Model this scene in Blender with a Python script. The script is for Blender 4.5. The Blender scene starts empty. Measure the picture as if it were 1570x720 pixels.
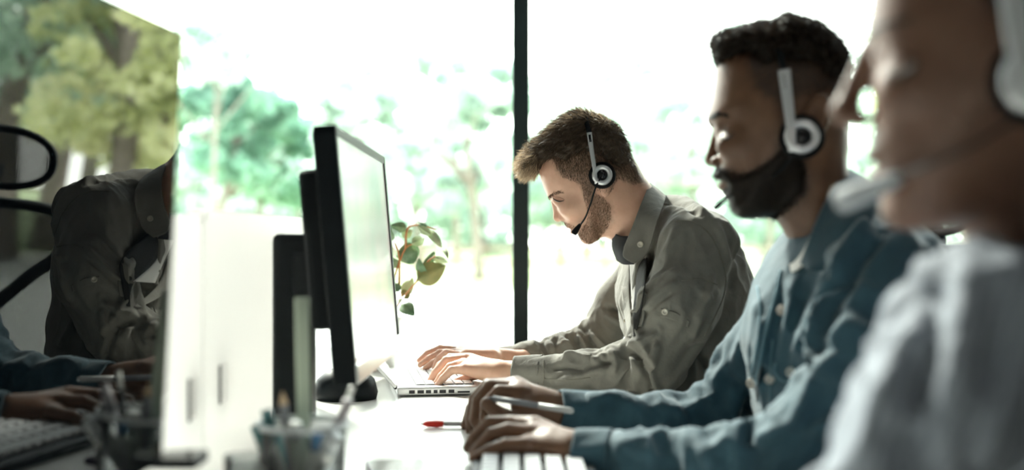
import bpy, math, random
import numpy as np
from mathutils import Vector
from mathutils.bvhtree import BVHTree

# ---------------------------------------------------------------- camera, sky, sun, exposure
F = 1800.0                 # focal length in pixels of the 1570 x 720 frame
CAMZ = 1.04                # camera height; desk top is 0.745
S = bpy.context.scene
COL = S.collection
cam = bpy.data.cameras.new('camera'); camo = bpy.data.objects.new('camera', cam); COL.objects.link(camo)
camo.location = (0, 0, CAMZ); camo.rotation_euler = (math.pi/2, 0, 0)
cam.sensor_width = 36; cam.lens = F/1570*36; cam.clip_start = .05; cam.clip_end = 300
cam.dof.use_dof = True; cam.dof.focus_distance = 2.17; cam.dof.aperture_fstop = 1.95
S.camera = camo
w = bpy.data.worlds.new('sky'); S.world = w; w.use_nodes = True
nt = w.node_tree; bg = nt.nodes['Background']
tc = nt.nodes.new('ShaderNodeTexCoord'); sx = nt.nodes.new('ShaderNodeSeparateXYZ'); rp = nt.nodes.new('ShaderNodeValToRGB')
nt.links.new(tc.outputs['Generated'], sx.inputs[0]); nt.links.new(sx.outputs['Z'], rp.inputs[0]); nt.links.new(rp.outputs[0], bg.inputs[0])
rp.color_ramp.elements[0].color = (1, .99, .93, 1); rp.color_ramp.elements[1].color = (.86, .95, 1, 1)
bg.inputs[1].default_value = 9.0
sun = bpy.data.lights.new('sun', 'SUN'); sun.energy = 12; sun.angle = math.radians(6); sun.color = (1, .95, .86)
suno = bpy.data.objects.new('sun', sun); COL.objects.link(suno)
suno.rotation_euler = Vector((.50, -.87, -.84)).to_track_quat('-Z', 'Y').to_euler()
S.view_settings.view_transform = 'Standard'; S.view_settings.look = 'None'
S.view_settings.exposure = 0.0; S.view_settings.gamma = 1; S.view_settings.use_curve_mapping = False
try:
    S.cycles.use_denoising = True; S.cycles.max_bounces = 8; S.cycles.transparent_max_bounces = 16
    S.cycles.caustics_reflective = False; S.cycles.caustics_refractive = False
except Exception: pass
rng = np.random.default_rng(7); random.seed(7)

def at(px, py, Y): return np.array([(px-785)/F*Y, Y, CAMZ-(py-360)/F*Y])
def R(rpx, Y): return rpx/F*Y
# plane of the near glossy screen (world, through which the people are seen reflected)
_b, _a = math.radians(4.5), math.radians(3.0)
MN = np.array([math.cos(_b)*math.cos(_a), -math.sin(_b)*math.cos(_a), -math.sin(_a)])
MC = -.39
def mir(p):
    q = np.array(p, float); q[2] -= CAMZ
    q = q-2*(q@MN-MC)*MN; q[2] += CAMZ
    return q
def rat(px, py, Y): return mir(at(px, py, Y))     # the real point whose reflection is seen at px,py

# ---------------------------------------------------------------- materials
def mat(name, col, rough=.6, metal=0, spec=.5, noise=None, bump=None, emit=None, trans=0, ior=1.45, sss=0, col2=None, sheen=0, alpha=1, ttype='NOISE'):
    m = bpy.data.materials.new(name); m.use_nodes = True
    n = m.node_tree; b = n.nodes['Principled BSDF']; L = n.links.new
    b.inputs['Base Color'].default_value = (*col, 1); b.inputs['Roughness'].default_value = rough
    b.inputs['Metallic'].default_value = metal; b.inputs['IOR'].default_value = ior
    b.inputs['Specular IOR Level'].default_value = spec
    b.inputs['Transmission Weight'].default_value = trans
    if sheen: b.inputs['Sheen Weight'].default_value = sheen
    if sss:
        b.inputs['Subsurface Weight'].default_value = sss; b.inputs['Subsurface Scale'].default_value = .01
        b.inputs['Subsurface Radius'].default_value = (1, .35, .2)
    if emit: b.inputs['Emission Color'].default_value = (*emit[:3], 1); b.inputs['Emission Strength'].default_value = emit[3]
    t = n.nodes.new('ShaderNodeTexCoord')
    if noise:
        x = n.nodes.new('ShaderNodeTexNoise'); x.inputs['Scale'].default_value = noise[0]; x.inputs['Detail'].default_value = 5
        L(t.outputs['Object'], x.inputs['Vector'])
        r = n.nodes.new('ShaderNodeValToRGB'); r.color_ramp.elements[0].position = .3; r.color_ramp.elements[1].position = .7
        c2 = col2 or tuple(c*noise[1] for c in col)
        r.color_ramp.elements[0].color = (*c2, 1); r.color_ramp.elements[1].color = (*col, 1)
        L(x.outputs['Fac'], r.inputs[0]); L(r.outputs[0], b.inputs['Base Color'])
    if bump:
        x = n.nodes.new('ShaderNodeTexNoise'); x.inputs['Scale'].default_value = bump[0]; x.inputs['Detail'].default_value = 3
        L(t.outputs['Object'], x.inputs['Vector'])
        u = n.nodes.new('ShaderNodeBump'); u.inputs['Strength'].default_value = bump[1]; u.inputs['Distance'].default_value = bump[2]
        L(x.outputs['Fac'], u.inputs['Height']); L(u.outputs[0], b.inputs['Normal'])
    return m

# ---------------------------------------------------------------- mesh kit
def link(name, V, Fs, m, parent=None, smooth=True):
    me = bpy.data.meshes.new(name); me.from_pydata([tuple(map(float, v)) for v in V], [], [tuple(map(int, f)) for f in Fs])
    me.update(); o = bpy.data.objects.new(name, me); COL.objects.link(o)
    if m: me.materials.append(m)
    if smooth: me.polygons.foreach_set('use_smooth', [True]*len(me.polygons))
    if parent is not None: o.parent = parent; o.matrix_parent_inverse = parent.matrix_world.inverted() if False else o.matrix_parent_inverse
    return o
def empty(name, loc=(0, 0, 0), rz=0):
    o = bpy.data.objects.new(name, None); COL.objects.link(o); o.location = tuple(map(float, loc)); o.rotation_euler = (0, 0, rz); return o
def tag(o, label=None, cat=None, group=None, kind=None):
    for k, v in (('label', label), ('category', cat), ('group', group), ('kind', kind)):
        if v: o[k] = v
    return o
class MB:
    def __init__(s): s.V = []; s.F = []
    def add(s, V, Fs):
        n = len(s.V); s.V += [tuple(map(float, v)) for v in V]; s.F += [tuple(int(i)+n for i in f) for f in Fs]; return s
    def box(s, lo, hi, bev=0, M=None):
        import bmesh
        bm = bmesh.new(); bmesh.ops.create_cube(bm, size=1)
        lo = np.array(lo, float); hi = np.array(hi, float)
        for v in bm.verts: v.co = Vector(tuple(lo+(np.array(v.co)+.5)*(hi-lo)))
        if bev: bmesh.ops.bevel(bm, geom=bm.edges[:], offset=bev, segments=3, affect='EDGES', profile=.6)
        V = np.array([v.co for v in bm.verts]); 
        if M is not None: V = V@np.array(M[0]).T+np.array(M[1])
        bm.verts.index_update(); s.add(V, [[v.index for v in f.verts] for f in bm.faces]); bm.free(); return s
    def tube(s, pts, r, n=10, cap=True, flat=None):
        pts = [np.array(p, float) for p in pts]; rr = r if hasattr(r, '__len__') else [r]*len(pts)
        up = None; rings = []
        for i, p in enumerate(pts):
            t = pts[min(i+1, len(pts)-1)]-pts[max(i-1, 0)]; t /= np.linalg.norm(t)+1e-9
            if up is None:
                up = np.array(flat, float) if flat is not None else (np.array([0, 0, 1.]) if abs(t[2]) < .9 else np.array([1., 0, 0]))
            u = up-t*(up@t); u /= np.linalg.norm(u)+1e-9; up = u; v = np.cross(t, u)
            ru, rv = (rr[i] if hasattr(rr[i], '__len__') else (rr[i], rr[i]))
            rings.append([p+u*ru*math.cos(k*2*math.pi/n)+v*rv*math.sin(k*2*math.pi/n) for k in range(n)])
        V = [q for g in rings for q in g]; Fs = []
        for i in range(len(rings)-1):
            for k in range(n): Fs.append((i*n+k, i*n+(k+1) % n, (i+1)*n+(k+1) % n, (i+1)*n+k))
        if cap: Fs += [tuple(range(n))[::-1], tuple((len(rings)-1)*n+k for k in range(n))]
        return s.add(V, Fs)
    def lathe(s, prof, c=(0, 0, 0), axis=(0, 0, 1), n=32, sy=1):
        ax = np.array(axis, float); ax /= np.linalg.norm(ax); a = np.array([1., 0, 0]) if abs(ax[0]) < .9 else np.array([0, 0, 1.])
        u = a-ax*(a@ax); u /= np.linalg.norm(u); v = np.cross(ax, u); c = np.array(c, float)
        V = [c+ax*h+(u*math.cos(2*math.pi*k/n)+v*sy*math.sin(2*math.pi*k/n))*max(r, 1e-5) for r, h in prof for k in range(n)]
        Fs = [(i*n+k, i*n+(k+1) % n, (i+1)*n+(k+1) % n, (i+1)*n+k) for i in range(len(prof)-1) for k in range(n)]
        return s.add(V, Fs)
    def build(s, name, m, parent=None, smooth=True): return link(name, s.V, s.F, m, parent, smooth)
def crs(P, n, closed=False):
    P = np.array(P, float); out = []; m = len(P)
    segs = m if closed else m-1
    for j in range(n):
        t = j/(n if closed else n-1)*segs; i = min(int(t), segs-1); f = t-i
        g = (lambda k: P[k % m]) if closed else (lambda k: P[min(max(k, 0), m-1)])
        a, b, c, d = g(i-1), g(i), g(i+1), g(i+2)
        out.append(.5*((2*b)+(c-a)*f+(2*a-5*b+4*c-d)*f*f+(3*b-a-3*c+d)*f**3))
    return np.array(out)
def sheet(name, lines, m, parent=None, nu=40, nv=8, thick=.002, bulge=0):
    """cloth sheet lofted through several 3-D lines"""
    L = [crs(l, nu) for l in lines]
    G = np.array([crs([l[i] for l in L], nv) for i in range(nu)])
    du = np.gradient(G, axis=0); dv = np.gradient(G, axis=1); N = np.cross(du, dv); N /= np.linalg.norm(N, axis=2, keepdims=True)+1e-9
    if bulge:
        t = np.linspace(0, 1, nv); G = G+N*(np.sin(t*math.pi)*bulge)[None, :, None]
    A = (G+N*thick/2).reshape(-1, 3); B = (G-N*thick/2).reshape(-1, 3); k = nu*nv
    Fs = []
    idx = lambda i, j: i*nv+j
    for i in range(nu-1):
        for j in range(nv-1):
            Fs.append((idx(i, j), idx(i+1, j), idx(i+1, j+1), idx(i, j+1))); Fs.append((k+idx(i, j+1), k+idx(i+1, j+1), k+idx(i+1, j), k+idx(i, j)))
    rim = [idx(i, 0) for i in range(nu)]+[idx(nu-1, j) for j in range(1, nv)]+[idx(i, nv-1) for i in range(nu-2, -1, -1)]+[idx(0, j) for j in range(nv-2, 0, -1)]
    for a, b in zip(rim, rim[1:]+rim[:1]): Fs.append((b, a, k+a, k+b))
    return link(name, np.vstack([A, B]), Fs, m, parent)

# ---------------------------------------------------------------- gradient noise
_perm = np.arange(256); np.random.default_rng(3).shuffle(_perm); _perm = np.concatenate([_perm, _perm, _perm])
_g = np.random.default_rng(4).normal(size=(256, 3)); _g /= np.linalg.norm(_g, axis=1, keepdims=True)
def perlin(P):
    P = np.asarray(P, float); i = np.floor(P).astype(int); f = P-i; i &= 255; u = f*f*f*(f*(f*6-15)+10); r = 0
    for dx in (0, 1):
        for dy in (0, 1):
            for dz in (0, 1):
                h = _perm[_perm[_perm[(i[:, 0]+dx) & 255]+((i[:, 1]+dy) & 255)]+((i[:, 2]+dz) & 255)]
                g = _g[h]; d = (g*(f-np.array([dx, dy, dz]))).sum(1)
                wt = (u[:, 0] if dx else 1-u[:, 0])*(u[:, 1] if dy else 1-u[:, 1])*(u[:, 2] if dz else 1-u[:, 2])
                r = r+wt*d
    return r*1.6

# ---------------------------------------------------------------- signed distance shapes
def cap(P, a, b, ra, rb, sq=None):
    a = np.array(a, float); b = np.array(b, float); Q = P-a; d = b-a
    if sq is not None:           # sq = (axis, factor): flatten along a direction
        ax, k = np.array(sq[0], float), sq[1]; ax /= np.linalg.norm(ax)
        Q = Q-np.outer(Q@ax, ax)*(1-k); d = d-ax*(d@ax)*(1-k)
    t = np.clip(Q@d/(d@d+1e-12), 0, 1)
    return np.linalg.norm(Q-t[:, None]*d, axis=1)-(ra+(rb-ra)*t)
def ell(P, c, r, A=None):
    Q = P-np.array(c, float)
    if A is not None: Q = Q@np.array(A).T
    r = np.array(r, float); k0 = np.linalg.norm(Q/r, axis=1); k1 = np.linalg.norm(Q/r**2, axis=1)
    return k0*(k0-1)/np.maximum(k1, 1e-6)
def smin(a, b, k):
    h = np.maximum(k-np.abs(a-b), 0)/k; return np.minimum(a, b)-h*h*k*.25
def smax(a, b, k): return -smin(-a, -b, k)
def nets(f, lo, hi, h):
    """naive surface nets on a grid, evaluated only near the surface"""
    lo = np.array(lo, float); n = np.ceil((np.array(hi)-lo)/h).astype(int)+1; B = 5
    n = ((n+B-1)//B)*B+1
    cs = [lo[i]+np.arange(0, n[i], B)*h for i in range(3)]
    G = np.stack(np.meshgrid(*cs, indexing='ij'), -1).reshape(-1, 3)
    cv = f(G).reshape([len(c) for c in cs])
    mk = np.abs(cv) < B*h*2.6
    m2 = mk.copy()
    V = np.repeat(np.repeat(np.repeat(cv, B, 0), B, 1), B, 2)[:n[0], :n[1], :n[2]]
    M = np.zeros(V.shape, bool)
    ci = np.round(np.stack(np.meshgrid(*[np.arange(k)/B for k in n], indexing='ij'), -1)).astype(int)
    ci = np.minimum(ci, np.array(cv.shape)-1)
    M = mk[ci[..., 0], ci[..., 1], ci[..., 2]]; V = cv[ci[..., 0], ci[..., 1], ci[..., 2]].copy()
    I = np.argwhere(M); 
    if len(I) == 0: return np.zeros((0, 3)), []
    vals = np.concatenate([f(lo+I[s:s+400000]*h) for s in range(0, len(I), 400000)])
    V[M] = vals
    ins = V < 0
    c = [ins[dx:n[0]-1+dx, dy:n[1]-1+dy, dz:n[2]-1+dz] for dx in (0, 1) for dy in (0, 1) for dz in (0, 1)]
    tot = sum(x.astype(np.int8) for x in c); act = (tot > 0) & (tot < 8)
    A = np.argwhere(act); idm = -np.ones(act.shape, int); idm[act] = np.arange(len(A))
    acc = np.zeros((len(A), 3)); cnt = np.zeros(len(A))
    cor = [(dx, dy, dz) for dx in (0, 1) for dy in (0, 1) for dz in (0, 1)]
    for p in range(8):
        for q in range(p+1, 8):
            e = np.array(cor[q])-np.array(cor[p])
            if np.abs(e).sum() != 1: continue
            a = V[tuple((A+cor[p]).T)]; b = V[tuple((A+cor[q]).T)]; s = (a < 0) != (b < 0)
            t = np.where(s, a/np.where(s, a-b, 1), 0)
            acc[s] += (np.array(cor[p])+t[:, None]*e)[s]; cnt[s] += 1
    P = lo+(A+acc/cnt[:, None])*h
    Fs = []
    for ax in range(3):
        o1, o2 = [(1, 2), (2, 0), (0, 1)][ax]
        sl = [slice(0, n[i]-1) if i == ax else slice(1, n[i]-1) for i in range(3)]
        s0 = ins[tuple(sl)]; sl2 = list(sl); sl2[ax] = slice(1, n[ax]); s1 = ins[tuple(sl2)]
        E = np.argwhere(s0 != s1)
        if len(E) == 0: continue
        flip = s0[tuple(E.T)]
        base = E.copy(); base[:, o1] += 1; base[:, o2] += 1
        e1 = np.zeros(3, int); e1[o1] = 1; e2 = np.zeros(3, int); e2[o2] = 1
        q = np.stack([idm[tuple((base-e1-e2).T)], idm[tuple((base-e2).T)], idm[tuple(base.T)], idm[tuple((base-e1).T)]], 1)
        q[~flip] = q[~flip][:, ::-1]
        Fs.append(q)
    Fs = np.concatenate(Fs); Fs = Fs[(Fs >= 0).all(1)]
    return P, Fs
def vnorm(V, Fs):
    N = np.zeros_like(V); Fs = np.asarray(Fs)
    n = np.cross(V[Fs[:, 2]]-V[Fs[:, 0]], V[Fs[:, 3]]-V[Fs[:, 1]])
    for k in range(4): np.add.at(N, Fs[:, k], n)
    return N/(np.linalg.norm(N, axis=1, keepdims=True)+1e-12)
def relax(V, Fs, it=2, lam=.5):
    Fs = np.asarray(Fs); E = np.concatenate([Fs[:, [k, (k+1) % 4]] for k in range(4)])
    for _ in range(it):
        A = np.zeros_like(V); c = np.zeros(len(V))
        np.add.at(A, E[:, 0], V[E[:, 1]]); np.add.at(c, E[:, 0], 1); np.add.at(A, E[:, 1], V[E[:, 0]]); np.add.at(c, E[:, 1], 1)
        V = V+lam*(A/c[:, None]-V)
    return V
def bounds(prims, pad):
    P = []
    for p in prims:
        if p[0] == 'cap': 
            for c, r in ((p[1], p[3]), (p[2], p[4])):
                k = 1/p[5][1] if len(p) > 5 and p[5] else 1
                P += [np.array(c)-r*k, np.array(c)+r*k]
        elif p[0] == 'ell': P += [np.array(p[1])-max(p[2]), np.array(p[1])+max(p[2])]
    P = np.array(P); return P.min(0)-pad, P.max(0)+pad
def fld(prims, k=.02):
    def f(P):
        d = None
        for p in prims:
            if p[0] == 'cap': e = cap(P, p[1], p[2], p[3], p[4], p[5] if len(p) > 5 else None)
            elif p[0] == 'ell': e = ell(P, p[1], p[2], p[3] if len(p) > 3 else None)
            d = e if d is None else smin(d, e, k)
        return d
    return f
def chain(pts, sq=None):
    """pts: (x,y,z,r) -> capsules"""
    return [('cap', a[:3], b[:3], a[3], b[3], sq) for a, b in zip(pts, pts[1:])]
def C(*pts, sq=None):
    """pts: (px,py,Y,r_px) -> capsules in the world"""
    return chain([(*at(p[0], p[1], p[2]), R(p[3], p[2])) for p in pts], sq)
def Cmm(*pts):
    return chain([(*at(p[0], p[1], p[2]), p[3]*.001) for p in pts])
def pline_d(px, py, L):
    d = np.full(len(px), 1e9)
    for (a, b), (c, e) in zip(L, L[1:]):
        dx, dy = c-a, e-b; t = np.clip(((px-a)*dx+(py-b)*dy)/(dx*dx+dy*dy), 0, 1)
        d = np.minimum(d, np.hypot(px-a-t*dx, py-b-t*dy))
    return d
def project(V):
    return 785+F*V[:, 0]/V[:, 1], 360-F*(V[:, 2]-CAMZ)/V[:, 1]
def folds(V, N, L):
    """creases of the cloth: (polyline, amplitude m, width px, ymin, ymax)"""
    px, py = project(V); face = np.clip(-(N[:, 1])*2+.4, 0, 1); D = np.zeros(len(V))
    for l, amp, wd, y0, y1 in L:
        l = crs(l, max(len(l)*4, 6)); d = pline_d(px, py, l)
        ends = np.minimum(np.hypot(px-l[0][0], py-l[0][1]), np.hypot(px-l[-1][0], py-l[-1][1]))
        tp = np.clip(ends/(wd*2.5)+.15, 0, 1)
        D += amp*np.exp(-(d/wd)**2)*face*tp*((V[:, 1] > y0) & (V[:, 1] < y1))
    return V+N*D[:, None]
def wrinkle(V, N, fields):
    """fields: (centre, radius, fold direction, period, amp) ridged creases running along the fold direction"""
    D = np.zeros(len(V))
    for c, rad, dr, per, amp in fields:
        dr = np.array(dr, float); dr /= np.linalg.norm(dr); a = np.cross(dr, [0, 1, 0.01]); a /= np.linalg.norm(a); b = np.cross(dr, a)
        wgt = np.exp(-((V-np.array(c))**2).sum(1)/rad**2)
        Q = np.stack([V@dr/(per*3.2), V@a/per, V@b/(per*1.3)], 1)
        Q = Q+.35*np.stack([perlin(V/.06+k*9.1) for k in range(3)], 1)
        n = perlin(Q+11.3); D += wgt*amp*(1-2*np.abs(n)*1.3)
    return V+N*D[:, None]

# ---------------------------------------------------------------- head built on a traced profile
class Head:
    def __init__(s, O, prof, hair=None, wm=.076, Rr=.085, jaw=None):
        s.O = np.array(O, float); c = np.array([0, 0, CAMZ])
        d = s.O-c; d[2] = 0; s.L = d/np.linalg.norm(d)      # lateral axis, away from the camera
        s.A = np.array([s.L[1], -s.L[0], 0]); s.U = np.array([0, 0, 1.])
        s.wm = wm; s.Rr = Rr; s.jaw = jaw
        s.poly = s.img(prof); s.tab = s.table(s.poly)
    def pt(s, px, py, l=0):
        d = np.array([(px-785)/F, 1, -(py-360)/F]); c = np.array([0, 0, CAMZ]); t = ((s.O-c)@s.L)/(d@s.L); return c+d*t+s.L*l
    def img(s, pts): return np.array([[(s.pt(*p)-s.O)@s.A, (s.pt(*p)-s.O)@s.U] for p in pts])
    def loc(s, P): Q = P-s.O; return Q@s.A, Q@s.U, Q@s.L
    def table(s, poly, h=.0012, pad=.06):
        P = crs(poly, len(poly)*6, closed=True); lo = P.min(0)-pad; hi = P.max(0)+pad
        xs = np.arange(lo[0], hi[0], h); ys = np.arange(lo[1], hi[1], h); X, Y = np.meshgrid(xs, ys, indexing='ij')
        d = np.full(X.shape, 1e9); ins = np.zeros(X.shape, bool)
        for a, b in zip(P, np.roll(P, -1, 0)):
            e = b-a; t = np.clip(((X-a[0])*e[0]+(Y-a[1])*e[1])/(e@e+1e-12), 0, 1)
            d = np.minimum(d, np.hypot(X-a[0]-t*e[0], Y-a[1]-t*e[1]))
            cr = (a[1] > Y) != (b[1] > Y); xi = a[0]+(Y-a[1])/(b[1]-a[1] if b[1] != a[1] else 1e-9)*(b[0]-a[0]); ins ^= cr & (X < xi)
        return lo, h, np.where(ins, -d, d)
    def samp(s, tab, a, b):
        lo, h, T = tab; x = np.clip((a-lo[0])/h, 0, T.shape[0]-1.001); y = np.clip((b-lo[1])/h, 0, T.shape[1]-1.001)
        i = x.astype(int); j = y.astype(int); f = x-i; g = y-j
        ox = np.maximum(0, np.maximum(lo[0]-a, a-(lo[0]+h*(T.shape[0]-1)))); oy = np.maximum(0, np.maximum(lo[1]-b, b-(lo[1]+h*(T.shape[1]-1))))
        return T[i, j]*(1-f)*(1-g)+T[i+1, j]*f*(1-g)+T[i, j+1]*(1-f)*g+T[i+1, j+1]*f*g+np.hypot(ox, oy)
    def infl(s, P, tab, wm, Rr, ex=2.3):
        a, b, l = s.loc(P); d = s.samp(tab, a, b)
        w_ = np.full(len(P), wm)
        if s.jaw is not None:       # narrower towards the chin: (px,py of chin end, py of top end, factor)
            c0, c1, k = s.jaw; v = c1-c0; t = np.clip(((a-c0[0])*v[0]+(b-c0[1])*v[1])/(v@v), 0, 1); t = t*t*(3-2*t); w_ = wm*(k+(1-k)*t)
        q = np.maximum(Rr+d, 0)/Rr
        return ((q**ex+(np.abs(l)/w_)**ex)**(1/ex)-1)*min(wm, Rr)

print('lib ok')
# ================================================================ the setting
M = {}
M['floor'] = mat('floor_boards', (.09, .08, .07), .35, noise=(3, .8), bump=(60, .1, .001))
M['wall'] = mat('wall_paint', (.10, .105, .11), .8, bump=(90, .15, .001))
M['ceil'] = mat('ceiling_paint', (.13, .135, .135), .85, bump=(70, .1, .001))
M['mull'] = mat('mullion_paint', (.022, .040, .042), .38, noise=(9, .8))
M['black'] = mat('black_plastic', (.004, .007, .009), .5, spec=.2, noise=(40, .8))
M['blackg'] = mat('black_gloss', (.005, .006, .008), .16)
M['white'] = mat('white_laminate', (.86, .855, .83), .22, noise=(6, .97))
M['panel'] = mat('white_gloss_panel', (.92, .915, .90), .30, spec=1.0, ior=1.6, noise=(30, .98))
M['silver'] = mat('brushed_aluminium', (.78, .78, .77), .3, metal=.85, bump=(200, .05, .0005))
def struct(name, mb, m): return tag(mb.build(name, m, smooth=False), kind='structure')
struct('floor', MB().box((-4, -3, -.12), (4.2, 4.0, 0)), M['floor'])
struct('ceiling', MB().box((-4, -3, 4.6), (4.2, 4.0, 4.72)), M['ceil'])
struct('wall_back', MB().box((-4, -3.12, 0), (4.2, -3, 4.6)), M['wall'])
struct('wall_right', MB().box((4.2, -3, 0), (4.32, 4, 4.6)), M['wall'])
gm = bpy.data.materials.new('window_glass'); gm.use_nodes = True; n_ = gm.node_tree; n_.nodes.clear()
o_ = n_.nodes.new('ShaderNodeOutputMaterial'); mx = n_.nodes.new('ShaderNodeMixShader'); tr = n_.nodes.new('ShaderNodeBsdfTransparent'); gl = n_.nodes.new('ShaderNodeBsdfGlossy'); fr = n_.nodes.new('ShaderNodeFresnel')
gl.inputs['Roughness'].default_value = .0; tr.inputs[0].default_value = (.95, .985, .965, 1); fr.inputs[0].default_value = 1.25
n_.links.new(fr.outputs[0], mx.inputs[0]); n_.links.new(tr.outputs[0], mx.inputs[1]); n_.links.new(gl.outputs[0], mx.inputs[2]); n_.links.new(mx.outputs[0], o_.inputs[0])
M['glass'] = gm
k = 0
xs = [-3.97, -1.97, .03, 2.03, 4.03]
for a, b in zip(xs, xs[1:]):
    k += 1
    struct('window_%d' % k, MB().box((a+.028, 3.985, .06), (b-.028, 3.993, 4.54)), M['glass'])
for i, x in enumerate(xs):
    struct('trim_%d' % (i+1), MB().box((x-.0285, 3.94, 0), (x+.0285, 4.04, 4.6), .004), M['mull'])
struct('trim_6', MB().box((-3.94, 3.945, 0), (4.0, 4.035, .06)), M['mull'])
struct('trim_7', MB().box((-3.94, 3.945, 4.54), (4.0, 4.035, 4.6)), M['mull'])
struct('wall_left', MB().box((-4.12, -3, 0), (-4, 4, 4.6)), M['wall'])
# ---- unseen fill lamps, added above the frame to brighten the camera side
M['fill_glow'] = mat('fill_lamp_diffuser', (.9, .9, .88), .5, emit=(1, .95, .88, 3.0))
for lx, ly in ((1.6, -1.4), (-1.4, -1.4), (1.6, .6)):
    t = tag(empty('fill_lamp', (lx, ly, 4.6)), 'added fill lamp, a flat square panel on the ceiling', 'fill lamp', 'added fill lamps')
    MB().box((-.33, -.33, -.05), (.33, .33, 0), .006).build('fill_lamp_frame', M['mull'], t, False)
    MB().box((-.3, -.3, -.056), (.3, .3, -.0505)).build('fill_diffuser', M['fill_glow'], t, False)
    a = bpy.data.lights.new('fill_lamp_light', 'AREA'); a.energy = 4; a.size = .6; a.color = (1, .95, .88)
    ao = bpy.data.objects.new('fill_lamp_light', a); COL.objects.link(ao); ao.location = (0, 0, -.07); ao.parent = t

# ---- garden beyond the glass
M['lawn'] = mat('lawn', (.33, .40, .20), .9, noise=(.35, .7), bump=(3, .4, .05))
M['patio'] = mat('pale_paving', (.72, .71, .66), .8, noise=(1.5, .93))
struct('ground', MB().box((-60, 4.1, -.5), (70, 120, -.12)), M['lawn'])
struct('path', MB().box((-60, 4.1, -.115), (9, 24, -.09)), M['patio'])
def leafmat(name, c1, c2, c3):
    m = bpy.data.materials.new(name); m.use_nodes = True; n = m.node_tree; b = n.nodes['Principled BSDF']; L = n.links.new
    t = n.nodes.new('ShaderNodeTexCoord'); x = n.nodes.new('ShaderNodeTexNoise'); x.inputs['Scale'].default_value = .9; x.inputs['Detail'].default_value = 4
    r = n.nodes.new('ShaderNodeValToRGB'); e = r.color_ramp.elements; e[0].position = .32; e[0].color = (*c1, 1); e[1].position = .68; e[1].color = (*c3, 1); q = e.new(.5); q.color = (*c2, 1)
    L(t.outputs['Object'], x.inputs['Vector']); L(x.outputs['Fac'], r.inputs[0]); L(r.outputs[0], b.inputs['Base Color'])
    b.inputs['Roughness'].default_value = .6
    tl = n.nodes.new('ShaderNodeBsdfTranslucent'); L(r.outputs[0], tl.inputs[0]); ms = n.nodes.new('ShaderNodeMixShader'); ms.inputs[0].default_value = .55
    L(b.outputs[0], ms.inputs[1]); L(tl.outputs[0], ms.inputs[2]); L(ms.outputs[0], n.nodes['Material Output'].inputs[0]); return m
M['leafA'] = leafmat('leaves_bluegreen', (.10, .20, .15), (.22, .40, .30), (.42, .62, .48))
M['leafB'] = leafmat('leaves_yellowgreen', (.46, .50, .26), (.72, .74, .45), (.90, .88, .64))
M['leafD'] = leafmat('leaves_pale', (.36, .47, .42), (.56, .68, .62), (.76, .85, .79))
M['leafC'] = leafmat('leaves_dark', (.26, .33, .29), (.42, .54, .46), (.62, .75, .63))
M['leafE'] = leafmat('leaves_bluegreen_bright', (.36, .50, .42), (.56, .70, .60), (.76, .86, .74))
M['bark'] = mat('bark', (.26, .22, .19), .9, noise=(6, .5), bump=(14, .6, .03))
def crown_mesh(seed, w_, h_, nb, per, ls):
    r = np.random.default_rng(seed); V = []; Fs = []
    for b in range(nb):
        u = r.normal(size=3); u /= np.linalg.norm(u); c = u*np.array([w_, w_, h_])*r.uniform(.35, 1.0)**.6; rad = r.uniform(.16, .3)*w_
        for _ in range(per):
            q = r.normal(size=3); q /= np.linalg.norm(q); p = c+q*rad*r.uniform(.3, 1)**.5*np.array([1, 1, .7])
            a = r.normal(size=3); a /= np.linalg.norm(a); d = np.cross(a, r.normal(size=3)); d /= np.linalg.norm(d); s = ls*r.uniform(.5, 1.3)
            k = len(V); V += [p-a*s*.5, p+d*s*.28, p+a*s*.5, p-d*s*.28]; Fs.append((k, k+1, k+2, k+3))
    me = bpy.data.meshes.new('crown'); me.from_pydata([tuple(v) for v in V], [], Fs); me.update(); return me
def trunk_mb(h, r, seed):
    q = np.random.default_rng(seed); mb = MB(); top = np.array([q.normal()*.2, q.normal()*.2, h])
    mb.tube([(0, 0, -.25), (0, 0, .3), (q.normal()*.08, 0, h*.4), top*np.array([.7, .7, .75]), top], [r*1.5, r, r*.85, r*.7, r*.4], 12)
    for i in range(5):
        a = q.uniform(0, 6.28); s = top*q.uniform(.55, .9); e = s+np.array([math.cos(a), math.sin(a), .9])*h*q.uniform(.25, .4)
        mb.tube([s, (s+e)/2+[0, 0, .1], e], [r*.45, r*.3, r*.12], 8)
    return mb
cms = {}
def tree(x, y, ch, cw, chh, th, tr_, leaf, label, seed, nb=30, per=85, ls=.34, group='trees in the garden', cat='tree'):
    t = tag(empty('garden_tree', (x, y, -.12)), label, cat, group)
    key = (seed % 4, cw, chh, nb, per, ls)
    if key not in cms: cms[key] = crown_mesh(seed % 4, cw, chh, nb, per, ls)
    c = bpy.data.objects.new('crown', cms[key].copy()); COL.objects.link(c); c.data.materials.append(leaf); c.parent = t; c.location = (0, 0, ch); c.rotation_euler = (0, 0, seed*1.3)
    trunk_mb(th, tr_, seed).build('trunk', M['bark'], t)
    return t
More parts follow.
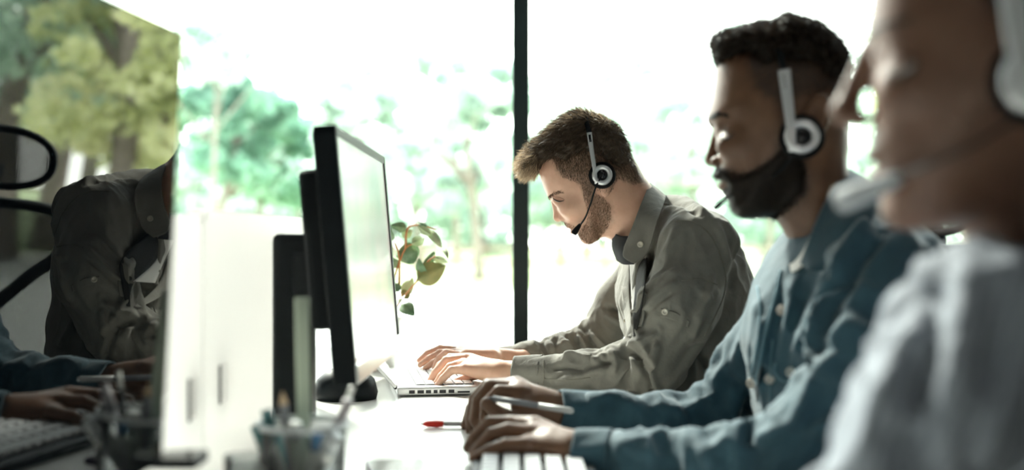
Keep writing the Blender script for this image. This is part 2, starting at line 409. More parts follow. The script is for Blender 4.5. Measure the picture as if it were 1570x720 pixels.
# pale trees straight behind the glass: (image column, distance, crown centre height, width, half-height, trunk)
TL = [(300, 30, 3.6, 1.5, 2.0, 'D', 'pale leafy tree beyond the glass above the left end of the white divider'),
      (325, 24, 5.0, .85, .6, 'D', 'small high leafy tree beyond the glass, top left of the window'),
      (400, 36, 3.7, 2.0, 1.7, 'A', 'pale tree beyond the glass left of the standing black monitor'),
      (455, 44, 3.8, 2.0, 2.0, 'D', 'faint low tree beyond the glass just behind the top of the black monitor'),
      (560, 33, 4.0, 1.5, 2.0, 'D', 'pale tree beyond the glass behind the black monitor top right corner'),
      (640, 38, 4.4, 2.0, 2.3, 'D', 'pale tree beyond the glass above the potted plant'),
      (345, 27, 3.6, 1.6, 1.2, 'A', 'dense pale green tree low beyond the glass just above the white divider'),
      (700, 46, 8.0, 1.8, .8, 'D', 'high thin leafy tree beyond the glass near the top of the mullion'),
      (735, 30, 3.7, 1.4, 2.2, 'D', 'pale tree beyond the glass touching the left side of the mullion'),
      (860, 42, 5.2, 2.4, 3.2, 'D', 'tall faint tree beyond the glass right of the mullion'),
      (975, 48, 6.4, 2.6, 3.4, 'D', 'faint broad tree beyond the glass above the head of the man in grey-green'),
      (1060, 36, 4.2, 1.9, 2.4, 'D', 'pale tree beyond the glass between the two bearded men'),
      (1180, 50, 6.8, 3.0, 3.4, 'D', 'faint tree beyond the glass behind the head of the man in denim'),
      (1320, 40, 5.0, 2.6, 3.0, 'D', 'pale tree beyond the glass behind the denim jacket collar')]
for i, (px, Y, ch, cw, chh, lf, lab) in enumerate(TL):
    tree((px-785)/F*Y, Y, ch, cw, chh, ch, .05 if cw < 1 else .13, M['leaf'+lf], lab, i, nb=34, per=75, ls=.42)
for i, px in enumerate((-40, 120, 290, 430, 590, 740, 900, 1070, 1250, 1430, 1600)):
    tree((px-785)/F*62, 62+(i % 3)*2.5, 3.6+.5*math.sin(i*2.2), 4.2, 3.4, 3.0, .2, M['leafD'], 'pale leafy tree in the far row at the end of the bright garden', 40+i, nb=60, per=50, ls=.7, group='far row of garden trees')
# trees to the right, seen only as reflections in the near screen
def gx(px, py, Y): p = rat(px, py, Y); return p[0], p[1]
RL = [(10, 16, 4.8, 2.0, 3.2, 'C', 'dark tree reflected at the far left of the glossy screen'),
      (75, 19, 4.6, 2.2, 2.6, 'E', 'blue-green tree reflected in the upper left of the glossy screen'),
      (130, 27, 6.0, 2.8, 3.4, 'C', 'tall dark tree reflected behind the yellow-green one'),
      (185, 15, 3.5, 1.45, 2.4, 'B', 'yellow-green tree reflected above the man in the dark shirt'),
      (255, 17, 3.9, 1.7, 2.6, 'B', 'yellow-green tree reflected along the far edge of the glossy screen'),
      (330, 24, 4.5, 2.6, 3.0, 'E', 'blue-green tree standing right of the yellow-green trees'),
      (-60, 20, 4.5, 2.6, 3.0, 'C', 'dark tree standing right of the garden lawn')]
for i, (px, Y, ch, cw, chh, lf, lab) in enumerate(RL):
    x, y = gx(px, 300, Y)
    tree(x, y, ch, cw, chh, ch, .2, M['leaf'+lf], lab, 20+i, nb=60, per=62, ls=.24, group='trees on the lawn to the right')
# low timber fence far out in the garden
M['fence'] = mat('weathered_fence', (.30, .24, .19), .8, noise=(2, .7))
fn = tag(empty('garden_fence', (0, 31, -.12)), 'low brown rail fence far out in the bright garden', 'fence')
for i in range(14):
    MB().box((-12+i*2.4, -.06, 0), (-11.88+i*2.4, .06, .95), .01).build('fence_post', M['fence'], fn, False)
for z in (.35, .75): MB().box((-12.2, -.03, z), (19.6, .03, z+.12), .005).build('rail', M['fence'], fn, False)

# ================================================================ desk and what is on it
DZ = .745
t = tag(empty('office_desk', (-.35, 1.6, 0)), 'long white office desk running away from the camera', 'desk')
MB().box((-.95, -1.9, DZ-.03), (.59, 1.5, DZ), .004).build('desktop', M['white'], t, False)
for x in (-.88, .50):
    for y in (-1.8, 0, 1.38): MB().box((x, y, 0), (x+.06, y+.06, DZ-.031), .003).build('leg', M['mull'], t, False)
M['slot'] = mat('slot_grey', (.30, .30, .30), .5)
pn = M['panel'].node_tree; tlp = pn.nodes.new('ShaderNodeBsdfTranslucent'); tlp.inputs[0].default_value = (.98, .965, .955, 1); msp = pn.nodes.new('ShaderNodeMixShader'); msp.inputs[0].default_value = .55
pn.links.new(pn.nodes['Principled BSDF'].outputs[0], msp.inputs[1]); pn.links.new(tlp.outputs[0], msp.inputs[2]); pn.links.new(msp.outputs[0], pn.nodes['Material Output'].inputs[0])
# divider panels (thin boards standing on the desk) with two square cable slots
def divider(x, y0, y1, z1, slots, label):
    d = tag(empty('desk_divider', (x, (y0+y1)/2, DZ)), label, 'desk divider', 'white desk dividers')
    import bmesh
    T = .022; r = .012; zb = DZ+.0; 
    # outline with rounded top corners, slots cut as separate cells of a grid
    ys_ = sorted({y0, y1, *[v for s in slots for v in (s[0], s[1])]}); zs_ = sorted({zb, z1, *[v for s in slots for v in (s[2], s[3])]})
    mb = MB(); V = []; Fs = []
    def inslot(a, b, c, e): return any(s[0]-1e-6 <= a and b <= s[1]+1e-6 and s[2]-1e-6 <= c and e <= s[3]+1e-6 for s in slots)
    bm = bmesh.new(); vd = {}
    def vv(a, b, c):
        k_ = (round(a, 5), round(b, 5), round(c, 5))
        if k_ not in vd: vd[k_] = bm.verts.new((a-x, b-(y0+y1)/2, c-DZ))
        return vd[k_]
    cells = {(i, j) for i in range(len(ys_)-1) for j in range(len(zs_)-1) if not inslot(ys_[i], ys_[i+1], zs_[j], zs_[j+1])}
    for i, j in cells:
        a, b, c, e = ys_[i], ys_[i+1], zs_[j], zs_[j+1]
        bm.faces.new([vv(x, a, c), vv(x, b, c), vv(x, b, e), vv(x, a, e)]); bm.faces.new([vv(x-T, a, e), vv(x-T, b, e), vv(x-T, b, c), vv(x-T, a, c)])
        for (di, dj, p, q) in ((-1, 0, (a, c), (a, e)), (1, 0, (b, e), (b, c)), (0, -1, (b, c), (a, c)), (0, 1, (a, e), (b, e))):
            if (i+di, j+dj) not in cells: bm.faces.new([vv(x-T, *p), vv(x-T, *q), vv(x, *q), vv(x, *p)][::-1])
    cr = [e for e in bm.edges if all(abs(v.co.z-(z1-DZ)) < 1e-5 or True for v in e.verts) and abs(e.verts[0].co.x-e.verts[1].co.x) > .01 and abs(e.verts[0].co.z-(z1-DZ)) < 1e-5 and min(abs(e.verts[0].co.y+(y1-y0)/2), abs(e.verts[0].co.y-(y1-y0)/2)) < 1e-5]
    bmesh.ops.recalc_face_normals(bm, faces=bm.faces[:]); bmesh.ops.bevel(bm, geom=cr, offset=r, segments=5, affect='EDGES')
    me = bpy.data.meshes.new('board'); bm.to_mesh(me); bm.free(); me.materials.append(M['panel']); o = bpy.data.objects.new('board', me); COL.objects.link(o); o.parent = d
    for s in slots:
        mb2 = MB().box((x-.0215-x, s[0]-(y0+y1)/2, s[2]-DZ), (x-.014-x, s[1]-(y0+y1)/2, s[3]-DZ)); mb2.build('slot_cover', M['slot'], d, False)
        MB().box((-.014, s[0]-(y0+y1)/2, s[2]-DZ), (.001, s[0]+.008-(y0+y1)/2, s[3]-DZ)).build('slot_edge', M['black'], d, False)
divider(-.35, 1.10, 1.325, 1.061, [(1.268, 1.306, .838, .884)], 'nearer white desk divider with one small square slot')
divider(-.35, 1.333, 2.04, 1.069, [(1.402, 1.440, .838, .884)], 'farther white desk divider behind the black monitor stand')

def frame3(o, ey, eu):
    ey = np.array(ey, float); ey /= np.linalg.norm(ey); eu = np.array(eu, float); eu -= ey*(eu@ey); eu /= np.linalg.norm(eu); ex = np.cross(ey, eu)
    return np.stack([ex, ey, eu], 1), np.array(o, float)
def wbox(mb, fr_, lo, hi, bev=0): return mb.box(lo, hi, bev, M=fr_)
# near monitor: very glossy dark screen, its face is the mirror plane
M['gloss'] = mat('glossy_dark_screen', (.002, .003, .004), .0, ior=1.72)
g0 = at(282, 50, 1); 
def onpl(px, py):
    d = at(px, py, 1)-np.array([0, 0, CAMZ]); tt = MC/(d@MN); return np.array([0, 0, CAMZ])+d*tt
pt_top = onpl(282, 50); 
ey = np.array([math.sin(_b), math.cos(_b), 0]); ey -= MN*(ey@MN); ey /= np.linalg.norm(ey)
fm = frame3(pt_top, ey, np.cross(MN, ey)); fm[0][:] = np.stack([MN, fm[0][:, 1], np.cross(MN, fm[0][:, 1])], 1)
t = tag(empty('glossy_monitor', (-.33, .78, DZ)), 'near monitor at the left with a mirror-like dark screen reflecting people and trees', 'monitor')
def inv(t): 
    return np.array(t.location)
def addp(name, mb, m, t, smooth=False):
    L_ = inv(t); mb.V = [tuple(np.array(v)-L_) for v in mb.V]; return mb.build(name, m, t, smooth)
H1 = .392; W1 = .66
addp('screen', wbox(MB(), fm, (-.004, -W1, -H1), (0, 0, 0)), M['gloss'], t)
addp('back_shell', wbox(MB(), fm, (-.03, -W1, -H1), (-.0045, -.001, -.001), .004), M['black'], t)
addp('stand_column', MB().box((-.40, .70, DZ+.0125), (-.358, .78, .95), .005), M['black'], t)
addp('hub', MB().lathe([(0.001, 0), (.04, 0), (.04, .03), (.001, .03)], (-.385, .74, .93), (1, 0, 0)), M['black'], t, True)
addp('stand_foot', MB().box((-.46, .62, DZ), (-.27, .9, DZ+.012), .004), M['black'], t)
# black bracket under its far corner
b1 = onpl(262, 694)
addp('lower_bracket', MB().box((b1[0]-.012, b1[1]-.02, b1[2]-.012), (b1[0]+.028, b1[1]+.028, b1[2]-.0015), .002), M['blackg'], t)

# standing black monitor in the middle
A1, A2, A3 = at(514, 190, 1.52), at(548, 589, 1.52), at(590, 240, 2.07)
fm2 = frame3(A1, A3-A1, A1-A2); W2 = float(np.linalg.norm(A3-A1)); H2 = float(np.linalg.norm(A1-A2))
M['scr'] = mat('lit_screen', (.03, .03, .03), .12, emit=(.93, .95, .86, .45), ior=1.5)
sm = M['scr'].node_tree; bsd = sm.nodes['Principled BSDF']; tcx = sm.nodes.new('ShaderNodeTexCoord'); nz = sm.nodes.new('ShaderNodeTexNoise'); nz.inputs['Scale'].default_value = 7; cr_ = sm.nodes.new('ShaderNodeValToRGB')
cr_.color_ramp.elements[0].color = (.74, .86, .70, 1); cr_.color_ramp.elements[1].color = (1, .90, .80, 1); cr_.color_ramp.elements[0].position = .4; cr_.color_ramp.elements[1].position = .62
sm.links.new(tcx.outputs['Object'], nz.inputs['Vector']); sm.links.new(nz.outputs['Fac'], cr_.inputs[0]); sm.links.new(cr_.outputs[0], bsd.inputs['Emission Color'])
t = tag(empty('black_monitor', (-.3, 1.75, DZ)), 'black desktop monitor seen almost edge on with a pale lit screen', 'monitor')
B = .014
addp('bezel', wbox(wbox(wbox(MB(), fm2, (-.03, 0, -H2), (0, B, 0), .003), fm2, (-.03, W2-.02, -H2), (0, W2, 0), .003), fm2, (-.03, .0, -B), (0, W2, 0), .003), M['black'], t)
addp('back_shell', wbox(MB(), fm2, (-.032, .004, -H2+.004), (-.006, W2-.004, -.004), .003), M['black'], t)
addp('screen', wbox(MB(), fm2, (-.006, B, -H2+.026), (-.002, W2-.02, -B)), M['scr'], t)
addp('chin', wbox(MB(), fm2, (-.03, .001, -H2), (.003, W2-.001, -H2+.026), .003), M['silver'], t)
addp('rear_housing', wbox(MB(), fm2, (-.066, .06, -H2+.07), (-.03, W2-.08, -.05), .012), M['black'], t)
vm = MB()
for i in range(16): wbox(vm, fm2, (-.068, .08, -.07-i*.012), (-.064, W2-.1, -.066-i*.012))
addp('vent_ribs', vm, M['blackg'], t)
addp('stand_column', MB().box((-.3485, 1.70, DZ+.0125), (-.290, 1.75, 1.042), .012), M['black'], t)
addp('hub', MB().lathe([(.001, 0), (.055, 0), (.055, .045), (.045, .055), (.001, .055)], (-.318, 1.745, .985), (1, 0, 0)), M['black'], t, True)
addp('stand_foot', MB().box((-.348, 1.66, DZ), (-.283, 1.80, DZ+.012), .005), M['black'], t)
# rounded black speaker by the stand
t = tag(empty('desk_speaker', (-.30, 2.12, DZ)), 'small rounded black speaker on the desk behind the monitor stand', 'speaker')
MB().lathe([(.001, 0), (.055, 0), (.058, .012), (.052, .035), (.032, .052), (.001, .058)], n=32, sy=.9).build('speaker_body', M['black'], t)
MB().lathe([(.001, .0585), (.02, .0575), (.02, .060), (.001, .061)]).build('speaker_cap', M['blackg'], t)

# ---- laptop
M['alu'] = mat('laptop_aluminium', (.80, .80, .79), .32, metal=.55)
M['key'] = mat('grey_key', (.55, .55, .54), .5); M['keyw'] = mat('white_key', (.84, .84, .83), .45); M['keyd'] = mat('desk_key', (.60, .61, .62), .45); M['port'] = mat('port_dark', (.03, .03, .035), .5)
lc = at(609, 605, 2.14); th = math.radians(8.6)
t = tag(empty('laptop', (lc[0], lc[1], DZ), th), 'open silver laptop under the hands of the man in the grey-green shirt', 'laptop')
LW, LD, LH = .33, .235, .017
MB().box((0, 0, .002), (LD, LW, LH), .004).build('base', M['alu'], t, False)
for px0, px1 in ((627, 636), (640, 650), (653, 661), (665, 671), (674, 684), (688, 697), (702, 721)):
    a = (px0-609)*2.14/F; b = (px1-609)*2.14/F
    MB().box((a, -.0006, .0055), (b, .001, .0115 if px0 != 702 else .0085), .0002).build('port', M['port'], t, False)
kb = MB().box((.035, .025, LH-.0002), (.145, LW-.025, LH+.0004)); kb.build('keyboard_well', M['port'], t, False)
for r_ in range(6):
    for c_ in range(14 if r_ else 14):
        y = .029+c_*.0196; x = .0375+r_*.0179
        if r_ == 5 and 5 <= c_ <= 8:
            if c_ != 5: continue
            MB().box((x, y, LH+.0005), (x+.0155, y+.0745, LH+.0022), .0008).build('key', M['keyw'], t, False); continue
        MB().box((x, y, LH+.0005), (x+.0155, y+.0168, LH+.0022), .0008).build('key', M['keyw'], t, False)
MB().box((.155, .11, LH-.0003), (.222, .22, LH+.0004)).build('trackpad', M['alu'], t, False)
la = math.radians(42); ld = np.array([-math.sin(la), 0, math.cos(la)]); ln = np.array([math.cos(la), 0, math.sin(la)])
fl = (np.stack([ln, [0, 1, 0], ld], 1), np.array([0, 0, LH+.002]))
MB().box((-.006, 0, 0), (0, LW, .232), .002, M=fl).build('lid', M['alu'], t, False)
M['lscr'] = mat('laptop_screen', (.02, .02, .02), .1, emit=(1, 1, 1, .9))
MB().box((0.0002, .01, .012), (.001, LW-.01, .222), 0, M=fl).build('lid_screen', M['lscr'], t, False)
for y in (.02, LW-.06): MB().tube([(-.002, y, LH-.002), (-.002, y+.04, LH-.002)], .004, 10).build('hinge', M['port'], t)

# ---- keyboard of the man in denim
KX, KY = -.050, 1.195
t = tag(empty('desk_keyboard', (KX, KY, DZ)), 'full size desk keyboard with pale keys under the hands of the man in denim', 'keyboard')
MB().box((0, 0, .001), (.15, .44, .016), .004).build('case', M['black'], t, False)
cnt = 0
for r_ in range(6):
    for c_ in range(21 if r_ else 16):
        if r_ == 5 and 4 < c_ < 10: continue
        y = .012+c_*.0198+(.02*(c_//4) if r_ == 0 else 0); x = .012+r_*.0215
        if cnt < 99: pass
        cnt += 1
kk = []
for r_ in range(5):
    for c_ in range(19):
        y = .012+c_*.0220; x = .014+r_*.0255
        kk.append(MB().box((x, y, .0165), (x+.0195, y+.0170, .0245), .002).build('key', M['keyd'], t, False))

# ---- red pen
M['red'] = mat('red_grip', (.75, .035, .02), .4); M['smoke'] = mat('smoky_plastic', (.42, .40, .42), .3)
p0 = at(645, 655, 1.80); p0[2] = DZ+.0055
t = tag(empty('ballpoint_pen', p0, 0), 'pen with a bright red grip lying on the white desk', 'pen')
MB().tube([(-.001, 0, 0), (.004, 0, 0)], [.0006, .0018], 10).build('tip', M['smoke'], t)
MB().tube([(.004, 0, 0), (.010, 0, 0), (.024, .001, 0), (.035, .001, 0)], [.0022, .0048, .0055, .0046], 14).build('grip', M['red'], t)
MB().tube([(.0355, .001, 0), (.10, .003, 0), (.135, .004, 0)], [.0037, .0037, .0036], 12).build('barrel', M['smoke'], t)
MB().box((.11, .003, .0036), (.138, .005, .0052), .0004).build('clip', M['smoke'], t)
# ---- dark phone whose corner shows at the bottom of the frame
M['violet'] = mat('dark_violet_case', (.03, .02, .05), .3)
t = tag(empty('phone', (at(648, 711, 1.513)[0], 1.513, DZ), math.radians(12)), 'dark phone on the desk, only its corner in view at the bottom', 'phone')
MB().box((-.074, -.15, .0), (0, 0, .008), .0035).build('phone_body', M['violet'], t, False)
MB().box((-.071, -.147, .0081), (-.003, -.003, .0086), .0002).build('phone_glass', M['blackg'], t, False)

# ---- pencil cup and its contents
M['wire'] = mat('grey_wire', (.50, .53, .54), .4, metal=.3); M['clear'] = mat('frosted_plastic', (.93, .96, .96), .15, trans=.92, ior=1.1)
cc = np.array([(464-785)/F*1.23, 1.23, DZ])
t = tag(empty('pencil_cup', cc), 'clear round pencil cup on the near desk, full of pens', 'pencil cup')
MB().lathe([(.001, .001), (.040, .001), (.043, .006), (.046, .098), (.0445, .098), (.0415, .008), (.001, .006)], n=40).build('cup_wall', M['clear'], t)
MB().lathe([(.0465, .094), (.0485, .094), (.0485, .100), (.0465, .100), (.0465, .094)], n=40).build('rim', M['wire'], t)
def stick(name, label, cat, x0, y0, x1, y1, y2=1.23, y3=1.23, r=.004, m=None, parts=None, flat=None):
    """from the point near the cup floor (x0,y0) up to (x1,y1)"""
    a, b = at(x0, y0, y2), at(x1, y1, y3); t = tag(empty(name, a), label, cat, 'things in the pencil cup'); d = b-a
    for pn, f0, f1, r0, r1, mm in parts:
        MB().tube([d*f0, d*(f0+f1)/2, d*f1], [r0, (np.array(r0)+np.array(r1))/2 if not hasattr(r0, '__len__') else tuple((np.array(r0)+np.array(r1))/2), r1], 12, flat=flat).build(pn, mm, t)
    return t
M['teal'] = mat('teal_plastic', (.10, .42, .45), .35); M['blue'] = mat('blue_plastic', (.02, .25, .60), .35); M['wood'] = mat('pencil_wood', (.62, .45, .28), .6); M['graph'] = mat('graphite_grey', (.20, .21, .23), .4)
M['wplas'] = mat('white_plastic', (.80, .82, .78), .35); M['grn'] = mat('pale_green_plastic', (.52, .60, .48), .3); M['dteal'] = mat('dark_teal', (.05, .16, .17), .4)
stick('ruler', 'tall pale ruler standing in the pencil cup', 'ruler', 468, 780, 463, 456, parts=[('blade', 0, 1, (.0075, .0013), (.0075, .0013), M['grn'])], flat=(1, 0, 0), y2=1.25, y3=1.25)
stick('marker_pen', 'teal marker in the cup, leaning left', 'marker', 444, 780, 408, 628, parts=[('barrel', 0, .72, .0065, .0065, M['teal']), ('cap', .72, 1, .007, .006, M['dteal'])])
stick('marker_pen', 'dark teal wide marker leaning far left in the cup', 'marker', 448, 780, 393, 652, y3=1.21, parts=[('barrel', 0, .7, .007, .007, M['wplas']), ('cap', .7, 1, .0076, .0066, M['dteal'])])
stick('pencil', 'grey pencil with a wooden point standing in the cup', 'pencil', 451, 780, 433, 600, y3=1.20, parts=[('barrel', 0, .9, .0045, .0045, M['graph']), ('point', .9, 1, .0045, .0005, M['wood'])])
stick('marker_pen', 'grey marker in the cup, leaning right', 'marker', 468, 780, 535, 612, parts=[('barrel', 0, .75, .0065, .0065, M['graph']), ('cap', .75, 1, .007, .005, M['smoke'])])
stick('ballpoint_pen', 'thin dark pen with a white end, leaning steeply right out of the cup', 'pen', 467, 780, 541, 592, y3=1.26, parts=[('barrel', 0, .85, .0035, .0035, M['black']), ('button', .85, 1, .003, .003, M['wplas'])])
stick('marker_pen', 'blue pen low in the middle of the cup', 'pen', 464, 780, 487, 672, y3=1.21, parts=[('barrel', 0, .8, .005, .005, M['wplas']), ('cap', .8, 1, .0058, .0055, M['blue'])])
stick('marker_pen', 'white thick marker leaning right over the rim of the cup', 'marker', 456, 780, 515, 668, y3=1.19, parts=[('barrel', 0, .8, .008, .008, M['wplas']), ('cap', .8, 1, .0085, .0075, M['wire'])])
stick('marker_pen', 'pale green highlighter upright in the cup', 'marker', 462, 780, 452, 648, y3=1.20, parts=[('barrel', 0, .8, .0075, .0075, M['grn']), ('cap', .8, 1, .008, .007, M['wplas'])])
# second small holder low left of it
t = tag(empty('clip_holder', at(383, 800, 1.2)*np.array([1, 1, 0])+np.array([0, 0, DZ])), 'small clear desk holder left of the pencil cup', 'desk holder')
MB().lathe([(.001, .0), (.024, .0), (.026, .07), (.0245, .07), (.0225, .003), (.001, .002)], n=28).build('holder_wall', M['clear'], t)
MB().lathe([(.001, .004), (.020, .004), (.021, .05), (.001, .055)], n=20).build('holder_fill', M['wplas'], t)

# ---- potted plant behind the monitor
M['leafP'] = mat('plant_leaf_green', (.10, .22, .10), .38, noise=(60, 1), col2=(.30, .42, .26)); M['leafQ'] = mat('plant_leaf_olive', (.22, .27, .10), .4, noise=(35, 1), col2=(.40, .36, .14)); M['leafR'] = mat('plant_leaf_pale', (.42, .58, .30), .45, noise=(40, 1), col2=(.70, .78, .52))
M['stemP'] = mat('plant_stem', (.55, .22, .08), .5); M['pot'] = mat('white_pot', (.8, .8, .78), .35); M['soil'] = mat('soil', (.05, .035, .025), .9, bump=(60, .8, .005))
pp = at(575, 565, 2.6); pp[2] = DZ
t = tag(empty('potted_plant', pp), 'leafy potted plant behind the black monitor, leaves reaching right', 'potted plant')
MB().lathe([(.001, 0), (.045, 0), (.06, .10), (.063, .115), (.057, .115), (.053, .1), (.001, .098)], n=36).build('pot', M['pot'], t)
MB().lathe([(.001, .105), (.055, .1), (.055, .098), (.001, .098)], n=24).build('soil', M['soil'], t)
def leaf(bx, by, tx, ty, wpx, m, Y0=2.6, Y1=2.6, cup=.12, roll=0.3):
    a, b = at(bx, by, Y0)-pp, at(tx, ty, Y1)-pp; d = b-a; Ln = np.linalg.norm(d); d /= Ln
    s = np.cross(d, [math.sin(roll), -math.cos(roll), 0.15]); s /= np.linalg.norm(s); n = np.cross(s, d); W = wpx/F*2.6
    V = []; nu, nv = 15, 9
    for i in range(nu):
        u = i/(nu-1); wd = W*.5*(math.sin(math.pi*min(u*1.18, 1)**.75) if u < .85 else max(0, (1-u)/.15)*.42*1.0)+.0002
        wd = W*.5*(math.sin(math.pi*u**.72)**.8)+.0002
        for j in range(nv):
            v = (j/(nv-1)-.5)*2; ribs = .0012*math.cos(u*42-abs(v)*9)*(1-abs(v)*.3)
            V.append(a+d*u*Ln+s*v*wd+n*(-abs(v)*W*cup-(u-.4)**2*Ln*.35+ribs+.0018*(abs(v) < .1)))
    Fs = [(i*nv+j, (i+1)*nv+j, (i+1)*nv+j+1, i*nv+j+1) for i in range(nu-1) for j in range(nv-1)]
    V2 = V+[v-n*.0006 for v in V]; k = len(V); Fs2 = Fs+[(k+q[3], k+q[2], k+q[1], k+q[0]) for q in Fs]
    return link('leaf', V2, Fs2, m, t)
LV = [(640, 385, 606, 392, 34, 'P'), (637, 376, 616, 405, 30, 'P'), (640, 428, 684, 406, 36, 'Q'), (648, 425, 640, 400, 18, 'P'), (618, 452, 630, 425, 22, 'R'), (634, 372, 655, 362, 16, 'R'),
      (655, 350, 678, 375, 16, 'R'), (640, 338, 652, 344, 10, 'P'), (612, 460, 618, 445, 14, 'R'), (616, 452, 630, 446, 18, 'Q'), (614, 462, 632, 478, 24, 'P'), (612, 445, 600, 430, 16, 'P'),
      (665, 395, 690, 402, 10, 'R'), (625, 350, 601, 345, 16, 'P'), (600, 370, 596, 348, 12, 'P'), (650, 415, 668, 384, 14, 'P'), (618, 362, 634, 352, 14, 'R'), (660, 360, 640, 345, 12, 'R'),
      (590, 420, 560, 380, 30, 'P'), (585, 440, 545, 430, 30, 'P'), (590, 400, 585, 340, 30, 'Q'), (680, 378, 688, 392, 8, 'R'), (610, 412, 600, 398, 18, 'P')]
for i, (a, b, c, d, w_, k_) in enumerate(LV):
    leaf(a, b, c, d, w_, M['leaf'+k_], 2.6+.02*math.sin(i*2.1), 2.6+.035*math.sin(i*1.7), roll=.5*math.sin(i*1.3))
for S_ in ([(575, 565), (590, 500), (612, 464), (640, 430), (650, 424)], [(575, 565), (588, 480), (606, 420), (622, 380), (637, 374)], [(575, 565), (600, 490), (614, 458), (617, 450)], [(622, 380), (625, 350), (645, 345), (668, 352)],
           [(612, 440), (612, 395), (606, 372)], [(575, 565), (580, 470), (590, 410), (596, 360)], [(640, 430), (655, 402), (668, 392)]):
    P_ = crs([at(x, y, 2.6)-pp for x, y in S_], 16); MB().tube(P_, list(np.linspace(.0028, .0014, 16)), 8).build('stem', M['stemP'], t)

# ================================================================ mesh office chairs
M['mesh'] = bpy.data.materials.new('chair_mesh'); mm = M['mesh']; mm.use_nodes = True; n_ = mm.node_tree; bs = n_.nodes['Principled BSDF']; bs.inputs['Base Color'].default_value = (.03, .032, .035, 1); bs.inputs['Roughness'].default_value = .6
tcc = n_.nodes.new('ShaderNodeTexCoord'); 
def wavy(ax, sc):
    w_ = n_.nodes.new('ShaderNodeTexWave'); w_.wave_type = 'BANDS'; w_.bands_direction = ax; w_.inputs['Scale'].default_value = sc; n_.links.new(tcc.outputs['Object'], w_.inputs['Vector']); return w_
w1, w2 = wavy('Y', 62), wavy('Z', 95); mxm = n_.nodes.new('ShaderNodeMath'); mxm.operation = 'MAXIMUM'; gt = n_.nodes.new('ShaderNodeMath'); gt.operation = 'GREATER_THAN'; gt.inputs[1].default_value = .30
n_.links.new(w1.outputs['Fac'], mxm.inputs[0]); n_.links.new(w2.outputs['Fac'], mxm.inputs[1]); n_.links.new(mxm.outputs[0], gt.inputs[0]); n_.links.new(gt.outputs[0], bs.inputs['Alpha'])
def make_chair(label):
    """faces -x; origin on the floor under the seat"""
    t = tag(empty('office_chair'), label, 'office chair', 'mesh office chairs')
    def curved(y, z, x0, k=.35): return x0+k*y*y
    # headrest
    ring = [(.335-.30*(a_y**2), a_y, a_z) for a_y, a_z in [(.135*math.cos(a), .335*0+1.118+.062*math.sin(a)) for a in np.linspace(0, 2*math.pi, 41)]]
    nr, na = 7, 40; V = [(.335, 0, 1.118)]; Fs = []
    for i in range(1, nr+1):
        for j in range(na):
            a = 2*math.pi*j/na; y = .132*i/nr*math.copysign(abs(math.cos(a))**.85, math.cos(a)); z = 1.118+.074*i/nr*math.copysign(abs(math.sin(a))**.85, math.sin(a)); V.append((.335-.9*y*y, y, z))
    Fs = [(0, 1+j, 1+(j+1) % na) for j in range(na)]+[(1+(i-1)*na+j, 1+i*na+j, 1+i*na+(j+1) % na, 1+(i-1)*na+(j+1) % na) for i in range(1, nr) for j in range(na)]
    link('headrest', V, Fs, M['mesh'], t)
    MB().tube([V[1+(nr-1)*na+(j % na)] for j in range(na+1)], .010, 10, cap=False).build('headrest_frame', M['black'], t)
    MB().tube([(.38, 0, .93), (.385, 0, 1.03), (.345, 0, 1.10)], [(.02, .008)]*3, 10, flat=(0, 1, 0)).build('headrest_arm', M['black'], t)
    # backrest frame outline (right half, mirrored)
    half = [(.0, 1.002), (.12, .998), (.19, .975), (.218, .92), (.205, .86), (.222, .74), (.20, .62), (.12, .56), (0, .555)]
    full = half+[(-y, z) for y, z in half[-2:0:-1]]
    P = crs([(.36-.75*y*y-.22*(z-.8)**2, y, z) for y, z in full], 90, closed=True)
    MB().tube(list(P)+[P[0]], [(.015, .030)]*91, 10, cap=False).build('back_frame', M['black'], t)
    # mesh back
    V = []; Fs = []; ny, nz = 19, 25
    for i in range(nz):
        z = .565+i/(nz-1)*.43; wmax = float(np.interp(z, [b for a, b in half[::-1]], [a for a, b in half[::-1]])) if z < 1.0 else .1
        for j in range(ny): y = (j/(ny-1)*2-1)*max(wmax-.005, .02); V.append((.362-.75*y*y-.22*(z-.8)**2, y, z))
    Fs = [(i*ny+j, i*ny+j+1, (i+1)*ny+j+1, (i+1)*ny+j) for i in range(nz-1) for j in range(ny-1)]
    link('back_mesh', V, Fs, M['mesh'], t)
    for yy in (-1, 1): MB().tube(crs([(.365, 0, .70), (.385, yy*.08, .77), (.375, yy*.14, .83), (.345, yy*.20, .885)], 14), [(.02, .012)]*14, 10).build('back_brace', M['black'], t)
    MB().tube([(.41, 0, .42), (.44, 0, .6), (.40, 0, .8), (.375, 0, .96)], [(.03, .012)]*4, 10, flat=(0, 1, 0)).build('spine', M['black'], t)
    pr = [('cap', (-.14, -.13, .475), (-.14, .13, .475), .08, .08, ((0, 0, 1), 2.2)), ('cap', (.2, -.13, .475), (.2, .13, .475), .08, .08, ((0, 0, 1), 2.2)), ('cap', (-.14, -.13, .475), (.2, .13, .475), .08, .08, ((0, 0, 1), 2.2)), ('cap', (-.14, .13, .475), (.2, -.13, .475), .08, .08, ((0, 0, 1), 2.2)), ('cap', (-.14, .13, .475), (.2, .13, .475), .08, .08, ((0, 0, 1), 2.2)), ('cap', (-.14, -.13, .475), (.2, -.13, .475), .08, .08, ((0, 0, 1), 2.2))]
    V, Fs = nets(fld(pr, .03), (-.28, -.26, .40), (.34, .26, .55), .014); link('seat', relax(V, Fs, 4), Fs, M['black'], t)
    MB().box((-.1, -.1, .40), (.42, .1, .43), .01).build('tilt_plate', M['black'], t, False)
